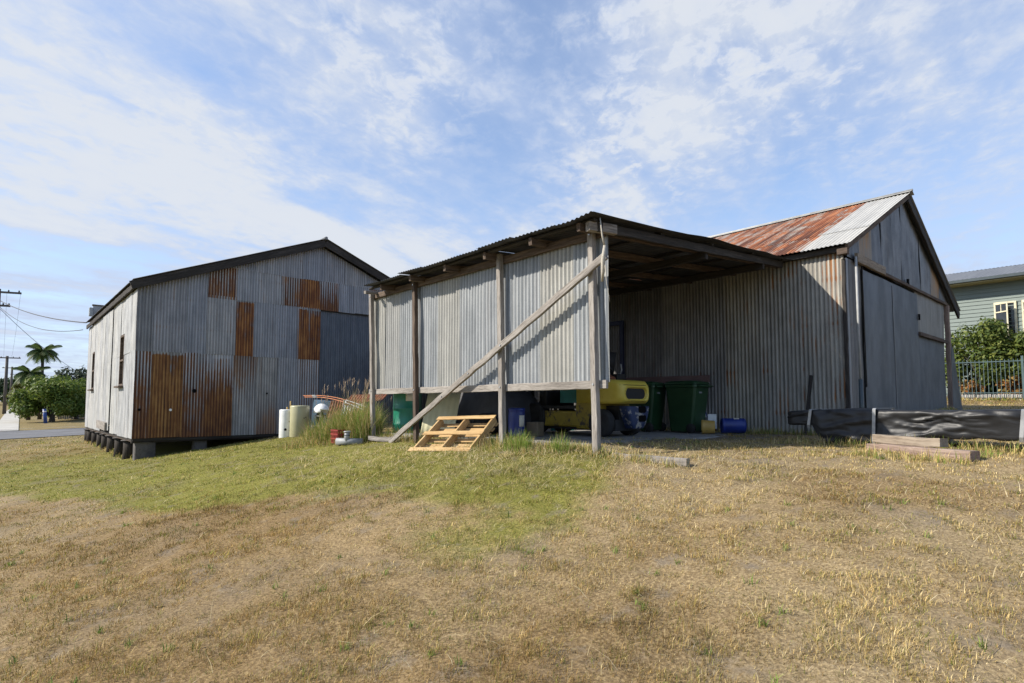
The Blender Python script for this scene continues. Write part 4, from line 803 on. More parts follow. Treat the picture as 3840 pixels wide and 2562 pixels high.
def drum(name, label, c, r, h, mat, ribs=(.33, .66), top_open=False, mtx=None, cat='drum', paper=None, group=None):
    prof = [(0, 0), (r*.96, 0), (r, .015)]
    for f in ribs: prof += [(r, h*f-.03), (r*1.035, h*f-.012), (r*1.035, h*f+.012), (r, h*f+.03)]
    prof += [(r, h-.02), (r*1.02, h-.01), (r*1.02, h)]
    prof += [(r*.95, h), (r*.93, .05), (0, .04)] if top_open else [(r*.96, h), (r*.95, h-.02), (0, h-.02)]
    S = thing(name, label, cat, c, 0, group)
    one('shell', mat, S, lambda q: q.lathe(c, prof, 36, M=mtx))
    return S
from mathutils import Matrix
d = drum('steel_drum', 'dented green steel drum standing in long grass behind the end posts', (6.36, 10.36, -.76), .29, .98, M['drum_green'])
def curved(b, c, r, a0, a1, z0, z1, n=8):
    P = [(c[0]+r*cos(a0+(a1-a0)*i/n), c[1]+r*sin(a0+(a1-a0)*i/n), z) for i in range(n+1) for z in (z0, z1)]
    b.add(P, [(2*i, 2*i+2, 2*i+3, 2*i+1) for i in range(n)], smooth=True)
one('paper_label', M['paper'], d, lambda q: curved(q, (6.36, 10.36), .306, radians(-128), radians(-82), .04, .24), solid=.002)
def jerry(label, c, r, h, mat, mtx=None, lab=True, op=False):
    prof = [(0, 0), (r*.9, 0), (r, .03), (r, h*.12), (r*.985, h*.14), (r, h*.17), (r, h*.86), (r*.98, h*.9), (r*1.03, h*.93), (r*1.03, h)]
    prof += [(r*.97, h), (r*.95, .03), (0, .02)] if op else [(r*.9, h+.01), (0, h+.012)]
    S = thing('plastic_drum', label, 'drum', c); one('shell', mat, S, lambda q: q.lathe(c, prof, 32, M=mtx))
    return S
ry = lambda a, ax: Matrix.Rotation(radians(a), 3, ax)
s = jerry('upright blue plastic drum with white label behind the middle timber post', (6.95, 7.62, -.60), .15, .50, M['drum_blue'])
one('paper_label', M['paper'], s, lambda q: curved(q, (6.95, 7.62), .154, radians(-115), radians(-70), -.42, -.22), solid=.002)
m1 = ry(90, 'X')@ry(0, 'Z')
mb = Matrix.Rotation(radians(-35), 3, 'Z')@ry(90, 'Y')
# the blue one lies on its side with its open mouth to the left, the yellow tub sits in front of the mouth
mlie = Matrix.Rotation(radians(128), 3, 'Z')@ry(90, 'Y')
s = jerry('blue plastic drum lying on its side with open mouth against the iron wall', (10.78, 5.25, -.44), .145, .44, M['drum_blue'], mlie, op=True)
one('paper_label', M['paper'], s, lambda q: q.add([tuple(Vector((10.78, 5.25, -.44))+mlie@Vector((.147*cos(t), .147*sin(t), z))) for t in np.linspace(radians(150), radians(215), 7) for z in (.12, .22)], [(2*i, 2*i+2, 2*i+3, 2*i+1) for i in range(6)]), solid=.002)
S = thing('plastic_tub', 'ochre yellow plastic tub lying beside the fallen blue drum', 'tub', (10.45, 5.72, -.46))
one('shell', M['yellow_plastic'], S, lambda q: q.lathe((10.42, 5.68, -.47), [(0, 0), (.115, 0), (.125, .02), (.132, .2), (.14, .21), (.14, .25), (.13, .25), (.118, .03), (0, .025)], 28, M=Matrix.Rotation(radians(118), 3, 'Z')@ry(90, 'Y')))
o = one('plastic_carton', M['white_plastic'], None, lambda q: q.box((10.95, 6.03, -.38), (.2, .17, .3), .5), bevel=.012); tag(o, 'small white carton standing behind the yellow tub', 'carton')
def mower():
    S = thing('push_mower', 'broken push mower with blue edged white chute beside the green bin', 'mower', (10.9, 6.3, -.6))
    one('deck', M['white_plastic'], S, lambda q: q.loft([[(10.92+a, 6.32+c, z) for a, c in rrect(0, 0, .3, .3, .1, 4)] for z in (-.48, -.42, -.36)]))
    for x, y in ((10.8, 6.18), (11.02, 6.2)): one('wheel', M['rubber'], S, lambda q: q.lathe((x, y, -.51), [(0, -.025), (.06, -.025), (.09, -.015), (.09, .015), (.06, .025), (0, .025)], 18, 'x'))
    one('chute', M['white_plastic'], S, lambda q: q.add([(11.0, 6.38, -.3), (11.05, 6.2, -.3), (11.08, 6.34, .05)], [(0, 1, 2)]), solid=.012); one('chute_edge', M['drum_blue'], S, lambda q: q.beam((11.05, 6.19, -.31), (11.09, 6.34, .06), .02, .02, jit=0))
    one('blade_housing', M['scrap_rust'], S, lambda q: q.beam((10.9, 6.02, -.53), (11.12, 6.12, -.44), .16, .08, jit=.03))
mower()
o = one('timber_batten', M['timber_black'], None, lambda q: q.beam((11.05, 4.25, -.60), (11.22, 4.18, .51), .07, .045, up=(0, 1, 0))); tag(o, 'dark batten leaning upright against the iron wall behind the wrapped pack', 'timber batten')
# things stored at the back
o = one('fibro_sheet', M['fibro'], None, lambda q: [q.sheet((6.28, 9.75, -.66), Vector((.52, -.85, 0)).normalized(), Vector((.30, .12, 1)).normalized(), .72, .98, pitch=.12, amp=.004, sub=10, rows=4, N=(-.85, -.5, .2))], solid=.006); tag(o, 'cream grooved wall sheet leaning inside the carport behind the brace', 'wall sheet')
S = thing('tarped_stack', 'dim stack of timber under a sagging dark grey tarpaulin inside the carport', 'stack', (7.6, 9.4, -.61))
one('tarpaulin', M['tarp_grey'], S, lambda q: q.loft([[(7.75+a+.04*sin(k*2+a*7), 9.35+c, z+.05*sin(a*5+k)) for a, c in rrect(0, 0, w, d, .12, 6)] for k, (z, w, d) in enumerate(((-.52, 1.15, 2.1), (-.2, 1.1, 2.05), (.1, 1.0, 1.95), (.28, .85, 1.7)))]))
for y in (8.6, 9.4, 10.1): one('bearer', M['timber_black'], S, lambda q: q.beam((7.2, y, -.57), (8.3, y, -.57), .1, .1))
o = one('concrete_pipe', M['rubber'], None, lambda q: q.lathe((6.82, 8.42, -.40), [(.20, 0), (.21, .02), (.21, .55), (.20, .57), (.165, .57), (.165, 0), (.20, 0)], 32, M=Matrix.Rotation(radians(30), 3, 'Z')@ry(90, 'Y'))); tag(o, 'short black round pipe lying behind the pine pallet', 'pipe')
o = one('cardboard_box', plain('cardboard', (.22, .17, .11)), None, lambda q: q.box((7.35, 7.55, -.48), (.3, .22, .26), .4), bevel=.008); tag(o, 'small brown carton on the slab beside the upright blue drum', 'box')
for p, m, l in (((8.9, 9.9, -.58), 'timber_red', 'reddish offcut lying on the slab seen beneath the forklift'), ((9.5, 9.6, -.57), 'timber_pallet', 'pale pine offcut lying on the slab seen beneath the forklift'), ((9.3, 8.7, -.585), 'teal', 'teal painted offcut lying on the slab seen beneath the forklift')):
    o = one('timber_offcut', M[m], None, lambda q: q.beam((p[0]-.2, p[1]+.15, p[2]), (p[0]+.2, p[1]-.15, p[2]), .14, .06)); tag(o, l, 'offcut')
def shelf():
    S = thing('storage_rack', 'dark shelving rack crowded with junk at the back of the carport', 'shelf', (8.4, 10.5, -.61))
    for x in (7.5, 9.3):
        for y in (10.2, 10.65): one('upright', M['timber_black'], S, lambda q: q.beam((x, y, -.61), (x, y, 1.5), .05, .05))
    for z in (-.1, .5, 1.1):
        one('shelf', M['timber_black'], S, lambda q: q.box((8.4, 10.42, z), (1.9, .5, .03)))
    for i in range(9):
        x = 7.55+.19*i; z = (.0, .6, 1.2)[i % 3]-.085; o = one('carton', M[('maroon', 'fork_black', 'tarp_grey', 'timber_brown')[i % 4]], S, lambda q: q.box((x+.1, 10.42, z+.16), (.2, .3, .30), .1*i))
shelf()

# ------------------------------------------------------------------ pallet leaning on the bank
def pallet():
    nl = Vector((4.75, 7.67, -.80)); e = Vector((.36, -.93, .035)).normalized(); p = Vector((.80, .31, .50)); p = (p-e*p.dot(e)).normalized(); nrm = e.cross(p)
    if nrm.z < 0: nrm = -nrm
    S = thing('timber_pallet', 'fresh yellow pine pallet propped against the grassy bank below the brace', 'pallet', tuple(nl))
    Lp, We = 1.0, 1.1; H = .125
    for f in (.04, .5, .96): one('stringer', M['timber_pallet'], S, lambda q: q.beam(nl+e*We*f, nl+e*We*f+p*Lp, .038, H, up=nrm, jit=.002))
    for g in (.045, .50, .955): one('deck_board', M['timber_pallet'], S, lambda q: q.beam(nl+p*Lp*g+nrm*(H/2+.010), nl+p*Lp*g+nrm*(H/2+.010)+e*We, .095, .018, up=nrm, jit=.003))
    for g in (.045, .20, .35, .5, .65, .80, .955): one('bottom_board', M['timber_pallet'], S, lambda q: q.beam(nl+p*Lp*g-nrm*(H/2+.010), nl+p*Lp*g-nrm*(H/2+.010)+e*We, .095, .018, up=nrm, jit=.003))
pallet()

# ------------------------------------------------------------------ wrapped pack, sleepers
def pack():
    S = thing('wrapped_pack', 'long pack wrapped in wrinkled black plastic with galvanised straps', 'wrapped pack', (8.95, 1.6, -.57))
    b = MB(); n = 260; m = 88; rings = []; A = Vector((8.98, 3.55, 0)); D = Vector((-.03, -1, 0)).normalized(); Sd = Vector((1, -.03, 0)); L = 5.2
    PW, PH = .72, .46; base = rrect(0, 0, PW, PH, .05, 4); base = base+[base[0]]; cum = [0]
    for p_, q_ in zip(base[:-1], base[1:]): cum.append(cum[-1]+hypot(q_[0]-p_[0], q_[1]-p_[1]))
    RS = []
    for k in range(m):
        d = cum[-1]*k/m; j = max(i for i in range(len(cum)-1) if cum[i] <= d); t = (d-cum[j])/max(1e-9, cum[j+1]-cum[j])
        RS.append((base[j][0]+(base[j+1][0]-base[j][0])*t, base[j][1]+(base[j+1][1]-base[j][1])*t))
    NR = []
    for k in range(m):
        (ax_, az_), (bx_, bz_) = RS[k-1], RS[(k+1) % m]; nv = Vector((bz_-az_, 0, -(bx_-ax_))).normalized(); NR.append(nv if nv.x*RS[k][0]+nv.z*RS[k][1] > 0 else -nv)
    def shape(t, k):
        u = t*L; x, z = RS[k]; nn = NR[k]; lift = .13*max(0, min(1, (u-1.3)/.5)); bot = -.565+lift
        eo = max(0, min(1, (.52-u)/.22)); bot += .25*eo*eo*(3-2*eo)          # overhanging left end
        top = -.085-.035*max(0, 1-u/.8)+.012*sin(u*3); hh = top-bot; cz = (top+bot)/2; v = z+PH/2; z *= hh/PH
        sc = 1-.06*max(0, 1-u/.06)
        strap = min(abs(u-s_) for s_ in STR); pinch = math.exp(-(strap/.06)**2)
        f1 = mnoise.noise(Vector((x*1.5+3, u*1.0-z*2.6, z*3.6+u*.9))); f3 = mnoise.noise(Vector((x*5, u*5.5-z*6, z*9+u*2))); fv = 0
        if x < PW*.3 and z > -hh/2+.01:
            vv = v if x < -PW/2+.02 else PH+(x+PW/2)
            for fu, fz, fd, fl_, fa, fw in FOLDS:
                du = u-fu
                if abs(du) > fl_: continue
                t_ = (du*fd[0]+(vv-fz)*fd[1])/fl_
                if 0 < t_ < .98:
                    dd = abs(-du*fd[1]+(vv-fz)*fd[0]+.02*sin(t_*5+fu*9))
                    if dd < fw: fv += fa*math.sin(pi*t_)**.6*(1-dd/fw)**1.2
        wr = (fv+.007*f3+.036*f1)*(1-.55*pinch)-.012*pinch
        if nn.z > .75: wr *= .35
        x += nn.x*wr; z += nn.z*wr
        if nn.x < -.5 and z < -hh/2+.12 and u > .35: z -= .05*abs(f3)
        return A+D*u+Sd*x*sc+Vector((0, 0, cz+z*sc))
    STR = (.34, 1.14, 2.62, 4.2); fr = random.Random(12); FOLDS = []
    for s_ in STR:
        for k in range(17):
            sg = fr.choice((-1, 1)); an = fr.uniform(-.42, .42); FOLDS.append((s_+sg*fr.uniform(.0, .45), fr.uniform(.02, .44), (sg*cos(an), sin(an)), fr.uniform(.35, 1.0), fr.choice((1, 1, -.7))*fr.uniform(.016, .036), fr.uniform(.02, .05)))
    for i in range(n+1): rings.append([shape(i/n, k) for k in range(m)])
    b.loft(rings); b.build('plastic_wrap', M['black_plastic'], S)
    for s in STR:
        lift = .13*max(0, min(1, (s-1.3)/.5)); c = A+D*s; top = -.075-.035*max(0, 1-s/.8); bot = -.575+lift+(.205 if s < .5 else 0)
        P = [(-.35, bot+.005), (-.378, bot+.06), (-.385, top-.01), (-.36, top+.004), (.36, top+.004), (.385, top-.01), (.35, bot+.02)]
        q = MB(); sk = {.34: .16, 1.14: .05, 2.62: .10}.get(s, 0); vs = [c+Sd*a+D*(y+sk*(top-z)*-1)+Vector((0, 0, z)) for a, z in P for y in (-.019, .019)]
        q.add(vs, [(2*i, 2*i+1, 2*i+3, 2*i+2) for i in range(6)]); q.build('strap', M['galv_strap'], S, solid=.004)
    for u in (1.75, 2.9, 4.1):
        c = A+D*u; one('bearer', M['timber_sleeper'], S, lambda q: q.beam(c-Sd*.42+Vector((0, 0, -.52)), c+Sd*.42+Vector((0, 0, -.52)), .1, .12))
pack()
o = one('timber_sleeper', M['timber_red'], None, lambda q: q.beam((8.10, 2.34, -.555), (7.62, 1.24, -.560), .15, .11, jit=.012)); tag(o, 'lower pinkish timber sleeper lying in front of the black pack', 'sleeper', 'sleepers in front of the pack')
o = one('timber_sleeper', M['timber_sleeper'], None, lambda q: q.beam((8.24, 2.32, -.445), (7.90, 1.56, -.45), .13, .10, jit=.012)); tag(o, 'mossy brown sleeper stacked on top of the pinkish one', 'sleeper', 'sleepers in front of the pack')
o = one('timber_plank', M['timber_grey'], None, lambda q: q.beam((5.64, 4.42, -.655), (5.72, 3.45, -.665), .08, .09, jit=.012)); tag(o, 'short grey plank lying in the grass right of the corner post', 'plank')

# ------------------------------------------------------------------ junk heap beside the carport
def tank(name, label, x, y, r, h, mat, group, holes=(), pipes=(), tilt=0):
    z = g1(x, y)-.03; S = thing(name, label, 'water heater', (x, y, z), 0, group); mx = Matrix.Rotation(radians(tilt), 3, 'Y')
    one('shell', M[mat], S, lambda q: q.lathe((x, y, z), [(0, 0), (r*.97, 0), (r, .02), (r, h-.02), (r*.985, h), (r*.9, h+.012), (0, h+.018)], 40, M=mx))
    for a, hz, hr in holes:
        t = radians(a); c = Vector((x+cos(t)*r, y+sin(t)*r, z+hz)); n = Vector((cos(t), sin(t), 0)); q = MB(); side = Vector((-sin(t), cos(t), 0))
        q.add([c+n*.004+side*hr*cos(k*pi/6)+UZ*hr*sin(k*pi/6) for k in range(12)]+[c-n*.01+side*hr*cos(k*pi/6)+UZ*hr*sin(k*pi/6) for k in range(12)], [tuple(range(12))]+[(k, (k+1) % 12, 12+(k+1) % 12, 12+k) for k in range(12)]); q.build('port', M['dark'], S)
    for a, b, pz in pipes: one('pipe', M['yellow_plastic'], S, lambda q: q.tube([(x+a, y+b, z+h), (x+a, y+b, z+h+pz)], .022, 8))
    return S
G = 'old water heaters by the junk heap'
tank('water_heater', 'slim white water heater with two black holes beside the beige one', 5.83, 15.66, .185, .78, 'white_enamel', G, ((-118, .26, .035), (-78, .22, .028)), ((.02, .02, .08), (.12, .05, .24)))
tank('water_heater', 'fat beige water heater standing in front of the white one', 6.04, 15.28, .25, .84, 'beige_enamel', G, ((-86, .52, .014), (-74, .54, .014)))
tank('water_heater', 'pale blue water heater with cream rim tilting behind the beige one', 6.78, 15.75, .25, .95, 'blue_enamel', G, (), (), 6)
def heap():
    z = g1(6.5, 14.6); S = thing('wheelbarrow', 'upturned white wheelbarrow tray lying in the junk heap', 'wheelbarrow', (6.5, 15.0, z))
    b = MB(); P = []
    for i in range(9):
        a = i/8*pi/2; P.append([(6.52+.21*cos(t)*sin(a)*1.0, 15.0+.26*sin(t)*sin(a), -.27+.25*cos(a)) for t in np.linspace(0, 2*pi, 24, endpoint=False)])
    b.loft(P, cap0=False, cap1=False); b.build('tray', M['white_enamel'], S, solid=.008)
    one('visor', M['beige_enamel'], S, lambda q: q.beam((6.36, 14.72, -.18), (6.62, 14.62, -.2), .16, .03)); one('wheel', M['rubber'], S, lambda q: q.lathe((6.42, 14.86, -.38), [(.1, -.03), (.16, -.04), (.19, 0), (.16, .04), (.1, .03)], 20, 'x', M=None))
    for k in (0, .25): one('handle', M['timber_grey'], S, lambda q: q.beam((6.3+k, 14.9, -.34), (6.9+k, 14.2, -.42), .04, .04))
    def scrap(label, c, w, h, rz, tilt, mat='scrap_rust'):
        U = Vector((cos(rz), sin(rz), .1)).normalized(); V = Vector((-sin(rz)*cos(tilt), cos(rz)*cos(tilt), sin(tilt))).normalized()
        q = MB(); q.sheet(c, U, V, w, h, bulge=.07, amp=.012, rows=14, sub=6); o = q.build('scrap_sheet', M[mat], None, solid=.003); tag(o, label, 'scrap iron', 'scrap iron in the junk heap')
    scrap('curled orange rusted iron sheet beside the white barrow tray', (6.42, 14.5, -.42), .55, .55, -.9, 1.1)
    scrap('dark rusted iron sheet on top of the heap behind the tall grass', (6.55, 13.7, -.05), 1.1, .45, -1.0, .6)
    scrap('buckled rusty iron sheet half buried in grass low in the heap', (6.3, 14.2, -.62), .8, .6, -1.1, .9)
    scrap('grey flattened iron sheet leaning on the back of the heap', (6.55, 13.9, -.35), .6, .5, -.7, 1.0, 'pipe_grey')
    for i, (p0, p1, l) in enumerate((((5.94, 14.81, .19), (6.02, 11.39, -.11), 'upper orange conduit rod arching over the junk heap'), ((5.81, 14.4, .15), (5.88, 11.24, -.17), 'lower orange conduit rod tipped with white over the heap'))):
        a, c = Vector(p0), Vector(p1); pts = [a+(c-a)*t+UZ*.10*sin(pi*t) for t in np.linspace(0, 1, 14)]
        R = thing('conduit_rod', l, 'rod', tuple(a), 0, 'orange conduit rods over the heap'); one('rod', M['orange_rod'], R, lambda q: q.tube(pts[:10], .010, 6)); one('tip', M['pvc'], R, lambda q: q.tube(pts[9:], .012, 6)); one('coupling', M['pvc'], R, lambda q: q.tube(pts[2:4], .013, 6))
    S = thing('milk_crate', 'red plastic crate tangled in dry grass', 'crate', (5.28, 11.12, g1(5.28, 11.12)))
    zz = g1(5.28, 11.12); cw = .33
    for s, ax in ((-1, 0), (1, 0), (-1, 1), (1, 1)):
        def side(q):
            for k in range(6):
                t = -cw/2+cw*(k+.5)/6; c = (5.28+(s*cw/2 if ax == 0 else t), 11.12+(t if ax == 0 else s*cw/2), zz+.14); q.box(c, (.014, .022, .26) if ax == 0 else (.022, .014, .26))
            for hz in (.02, .10, .19, .27): q.box((5.28+(s*cw/2 if ax == 0 else 0), 11.12+(0 if ax == 0 else s*cw/2), zz+hz), (.018, cw, .028) if ax == 0 else (cw, .018, .0281))
        one('side', M['red_plastic'], S, side)
    one('base', M['red_plastic'], S, lambda q: q.box((5.28, 11.12, zz+.012), (cw-.02, cw-.02, .02)))
    x, y = 5.12, 10.45; zz = g1(x, y); S = thing('pipe_fitting', 'grey pipe tee fitting lying on the grass near the end post', 'pipe fitting', (x, y, zz))
    one('body', M['pipe_grey'], S, lambda q: q.tube([(x-.20, y+.16, zz+.07), (x+.20, y-.16, zz+.06)], .068, 14)); one('branch', M['pipe_grey'], S, lambda q: q.tube([(x-.05, y+.02, zz+.07), (x-.03, y+.04, zz+.26)], .052, 14)); one('flange', M['pipe_grey'], S, lambda q: q.tube([(x-.03, y+.04, zz+.245), (x-.03, y+.04, zz+.27)], .07, 14)); one('clamp', M['gutter'], S, lambda q: q.tube([(x-.04, y+.03, zz+.18), (x-.038, y+.032, zz+.195)], .057, 14))
    for i, (a, c, l) in enumerate((((5.5, 10.35, -.70), (5.7, 9.5, -.70), 'mossy rotten log at the foot of the end post'), ((6.2, 13.9, -.55), (6.6, 13.0, -.35), 'grey broken paling sticking out of the heap'), ((6.0, 14.4, -.6), (6.5, 13.6, -.62), 'weathered stick lying low in the heap'))):
        o = one('broken_timber', M['timber_grey'], None, lambda q: q.beam(a, c, .1 if i == 0 else .06, .08 if i == 0 else .03, jit=.02)); tag(o, l, 'timber')
heap()
clump('long_grass', 'tall seeding grass clump left of the end post', (5.68, 11.25), .46, 1.25, 1500, .64, seed_heads=44, spread=.62, w=.010)
clump('long_grass', 'dense green and straw grass spilling over the junk heap', (5.72, 12.2), .72, .95, 1900, .60, seed_heads=18, spread=.8, w=.010)
clump('long_grass', 'rank green grass climbing the end post beside the drum', (5.60, 10.75), .34, .95, 900, .62, seed_heads=8, spread=.45, w=.010)
clump('long_grass', 'thin dry grass poking up around the red crate', (5.2, 11.1), .30, .30, 160, .35, spread=.6, w=.009)
clump('long_grass', 'matted straw in front of the junk heap', (5.1, 12.2), .7, .26, 1100, .30, spread=.85, w=.011)
clump('long_grass', 'low dry grass around the red crate and heap front', (6.0, 13.6), .6, .45, 800, .45, spread=.65, w=.011)
clump('long_grass', 'grass growing around the green drum foot', (5.95, 10.2), .40, .38, 500, .5, spread=.6)
clump('long_grass', 'dry grass tuft between the brace foot and second post', (5.95, 9.0), .5, .30, 500, .3, spread=.7)
clump('grass_tuft', 'bright green grass tuft right of the middle post', (5.42, 5.92), .20, .42, 330, .92, spread=.42)
clump('grass_tuft', 'smaller bright green tuft left of the corner post', (5.50, 5.18), .13, .36, 200, .88, spread=.42)
clump('long_grass', 'dry straw mound at the foot of the middle post', (5.55, 6.5), .45, .26, 700, .35, spread=.8)
clump('long_grass', 'straw and green edge grass along the slab between two posts', (5.62, 5.5), .55, .20, 900, .4, spread=.8)
clump('long_grass', 'weeds sprouting behind the mossy sleeper against the black wrap', (8.35, 1.9), .35, .24, 160, .8, spread=.5)
clump('long_grass', 'small weed beside the right end of the sleepers', (8.0, 1.25), .15, .2, 90, .6, spread=.6)
for i, (x, y, l) in enumerate(((11.0, 4.9, 'weeds along the iron wall behind the wrapped pack'), (11.0, 5.4, 'weeds by the fallen blue drum'), )): clump('long_grass', l, (x, y), .3, .22, 160, .6, spread=.6)
o = one('fallen_leaf', M['leaf_dry'], None, lambda q: q.add([(1.90, 1.62, g1(1.9, 1.62)+.035), (1.94, 1.585, g1(1.9, 1.62)+.055), (1.985, 1.57, g1(1.9, 1.62)+.04), (1.945, 1.61, g1(1.9, 1.62)+.045)], [(0, 1, 2, 3)])); tag(o, 'single curled orange leaf on the foreground lawn', 'leaf')

# ------------------------------------------------------------------ house, hedge and fence on the right
def house():
    S = thing('house', 'sage green weatherboard house with grey iron roof and cream casement windows', 'house', (30, 3, .2))
    x = 30.0; y0, y1 = -7.0, 13.0; z0, z1 = .2, 5.0
    def boards(q):
        n = 30; h = (z1-z0)/n
        for i in range(n):
            z = z0+i*h; q.add([(x-.028, y0, z), (x-.028, y1, z), (x, y1, z+h), (x, y0, z+h)], [(0, 1, 2, 3)]); q.add([(x, y0, z+h), (x, y1, z+h), (x-.028, y1, z+h), (x-.028, y0, z+h)], [(0, 1, 2, 3)])
    one('wall', M['weatherboard'], S, boards)
    one('body', M['weatherboard'], S, lambda q: q.box((34.05, 3, 2.6), (8.0, 19.9, 4.8)))
    sl = .245; V = Vector((1, 0, sl)).normalized(); V2 = Vector((-1, 0, sl)).normalized()
    one('roof_slope', M['house_roof'], S, lambda q: q.sheet((29.3, 13.6, 5.06), -UY, V, 21.2, 4.9/V.x, rows=3, sub=4, amp=.014, pitch=.15))
    one('roof_slope', M['house_roof'], S, lambda q: q.sheet((39.1, -7.6, 5.06), UY, V2, 21.2, 4.9/V.x, rows=3, sub=4, amp=.014, pitch=.15))
    one('gutter', M['gutter'], S, lambda q: q.beam((29.25, -7.6, 4.99), (29.25, 13.6, 4.99), .1, .12, jit=0))
    one('soffit', M['soffit'], S, lambda q: q.box((29.64, 3, 4.90), (.70, 20.6, .04)))
    for yc in (3.70, 2.85, -.8):
        f = MB(); h0, h1 = 2.55, 4.06; w = .62
        for s in (-1, 1): f.box((x-.04, yc+s*w/2, (h0+h1)/2), (.1, .07, h1-h0))
        for z in (h0+.03, h1-.03): f.box((x-.041, yc, z), (.096, w-.072, .07))
        fr = f.build('window', M['cream_paint'], S); one('opening', M['glass_dark'], fr, lambda q: q.box((x-.018, yc, (h0+h1)/2), (.01, w-.08, h1-h0-.1)))
        c = MB(); py = yc+w/2; ang = radians(38); dx, dy = -sin(ang), -cos(ang)
        P = lambda t, z: (x-.09+dx*t, py+dy*t, z)
        for t in (.0, .52): c.beam(P(t, h0+.06), P(t, h1-.06), .05, .05, up=(1, 0, 0), jit=0)
        for z in (h0+.09, h1-.09, h1-.42): c.beam(P(.0, z), P(.52, z), .05, .05, jit=0)
        c.beam(P(.26, h1-.42), P(.26, h1-.09), .03, .03, up=(1, 0, 0), jit=0); cs = c.build('sash', M['cream_paint'], fr)
        one('pane', M['glass_dark'], cs, lambda q: q.add([P(.03, h0+.1), P(.5, h0+.1), P(.5, h1-.1), P(.03, h1-.1)], [(0, 1, 2, 3)]), solid=.006)
        one('sill', M['cream_paint'], fr, lambda q: q.box((x-.09, yc, h0-.03), (.2, w+.16, .06)))
house()
def fence():
    S = thing('steel_fence', 'blue green steel picket fence along the neighbouring garden', 'fence', (27, 2, .1))
    for b in range(5):
        ya, yb = 5.35-2.4*b, 5.35-2.4*(b+1); za, zb_ = g1(27, ya), g1(27, yb)
        one('post', M['fence_steel'], S, lambda q: q.box((27, ya, za+.78), (.065, .065, 1.64)))
        def panel(q):
            for dz in (.28, 1.42): q.beam((27, ya, za+dz), (27, yb, zb_+dz), .03, .035, jit=0)
            for k in range(1, 20):
                t = k/20; q.box((27, ya+(yb-ya)*t, za+(zb_-za)*t+.80), (.018, .018, 1.40))
        one('picket_panel', M['fence_steel'], S, panel)
    S2 = thing('garden_edging', 'row of pale stone blocks edging the garden under the steel fence', 'edging', (27.3, 2, .1))
    for i in range(22):
        y = 5.2-.44*i; z = g1(27.3, y); o = one('block', M['stone'], S2, lambda q: q.beam((27.35, y, z+.09), (27.35, y-.42, z+.09), .22, .24, ch=.02, jit=.02))
fence()

# ------------------------------------------------------------------ trees and shrubs: leaf clusters on limbs
def leaves(name, mat, parent, blobs, n, size, seed, shell=.55, droop=0., long=1.7):
    r = np.random.default_rng(seed); w = np.array([b[1][0]*b[1][1]*b[1][2] for b in blobs])**.66; w /= w.sum(); idx = r.choice(len(blobs), n, p=w)
    C = np.array([b[0] for b in blobs])[idx]; R = np.array([b[1] for b in blobs])[idx]
    d = r.normal(size=(n, 3)); d /= np.linalg.norm(d, axis=1)[:, None]; q = (shell+(1-shell)*r.random(n))*(.85+.3*r.random(n)); q = np.where(r.random(n) < .25, r.random(n), q)
    P = C+d*R*q[:, None]; nr = d+r.normal(0, .55, (n, 3)); nr[:, 2] += .35; nr /= np.linalg.norm(nr, axis=1)[:, None]
    a = np.cross(nr, r.normal(size=(n, 3))); a /= np.linalg.norm(a, axis=1)[:, None]; a[:, 2] -= droop; b = np.cross(nr, a); s = size*(.6+.8*r.random(n))[:, None]
    V = np.stack([P-a*s*long/2, P+b*s*.42+nr*s*.08, P+a*s*long/2, P-b*s*.42+nr*s*.08], 1); base = root_loc(parent)
    V = V-np.array(base)[None, None]
    me = bpy.data.meshes.new(name); me.vertices.add(n*4); me.vertices.foreach_set('co', V.astype(np.float32).ravel()); me.loops.add(n*4); me.loops.foreach_set('vertex_index', np.arange(n*4, dtype=np.int32))
    me.polygons.add(n); me.polygons.foreach_set('loop_start', np.arange(0, n*4, 4, dtype=np.int32)); me.polygons.foreach_set('loop_total', np.full(n, 4, np.int32)); me.update(calc_edges=True); me.materials.append(M[mat])
    o = bpy.data.objects.new(name, me); COL.objects.link(o); o.parent = parent; return o
def tree(name, label, x, y, h, rx, ry_, mat, n, size, seed, base=.25, nb=26, cat='tree', group=None, trunk=.12, z=None, lean=0):
    r = random.Random(seed); z = g1(x, y) if z is None else z; S = thing(name, label, cat, (x, y, z), 0, group); blobs = []; tips = []
    for i in range(nb):
        a = r.random()*2*pi; t = r.random(); zz = base+(1-base)*(.12+.8*t); q = math.sqrt(max(0, 1-((zz-(base+.42*(1-base)))/(.62*(1-base)))**2))*(.35+.6*r.random())
        c = (x+rx*q*cos(a)+lean*zz*h, y+ry_*q*sin(a), z+h*zz*.95); k = .20+.16*r.random(); blobs.append((c, (rx*k*1.1, ry_*k*1.1, h*k*.62))); tips.append(c)
    leaves('crown', mat, S, blobs, n, size, seed)
    q = MB(); top = (x+lean*h*.6, y, z+h*(base+.35*(1-base)))
    q.tube([(x, y, z-.1), (x+lean*h*.2+.03, y, z+h*base*.6), top], [trunk*1.3, trunk, trunk*.5], 8)
    for c in r.sample(tips, min(9, len(tips))):
        m = Vector((x, y, z+h*base*.7)); e = Vector(c); q.tube([m, m.lerp(e, .5)+Vector((0, 0, .06*h)), e], [trunk*.55, trunk*.35, trunk*.12], 6)
    q.build('trunk', M['bark'], S); return S
HG = 'shrubs behind the steel fence'
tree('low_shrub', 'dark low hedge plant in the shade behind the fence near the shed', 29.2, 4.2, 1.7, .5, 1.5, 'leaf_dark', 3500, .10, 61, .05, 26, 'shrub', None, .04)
tree('low_shrub', 'dark low hedge plant in the shade under the house windows', 29.2, 1.6, 1.7, .5, 1.5, 'leaf_dark', 3500, .10, 62, .05, 26, 'shrub', None, .04)
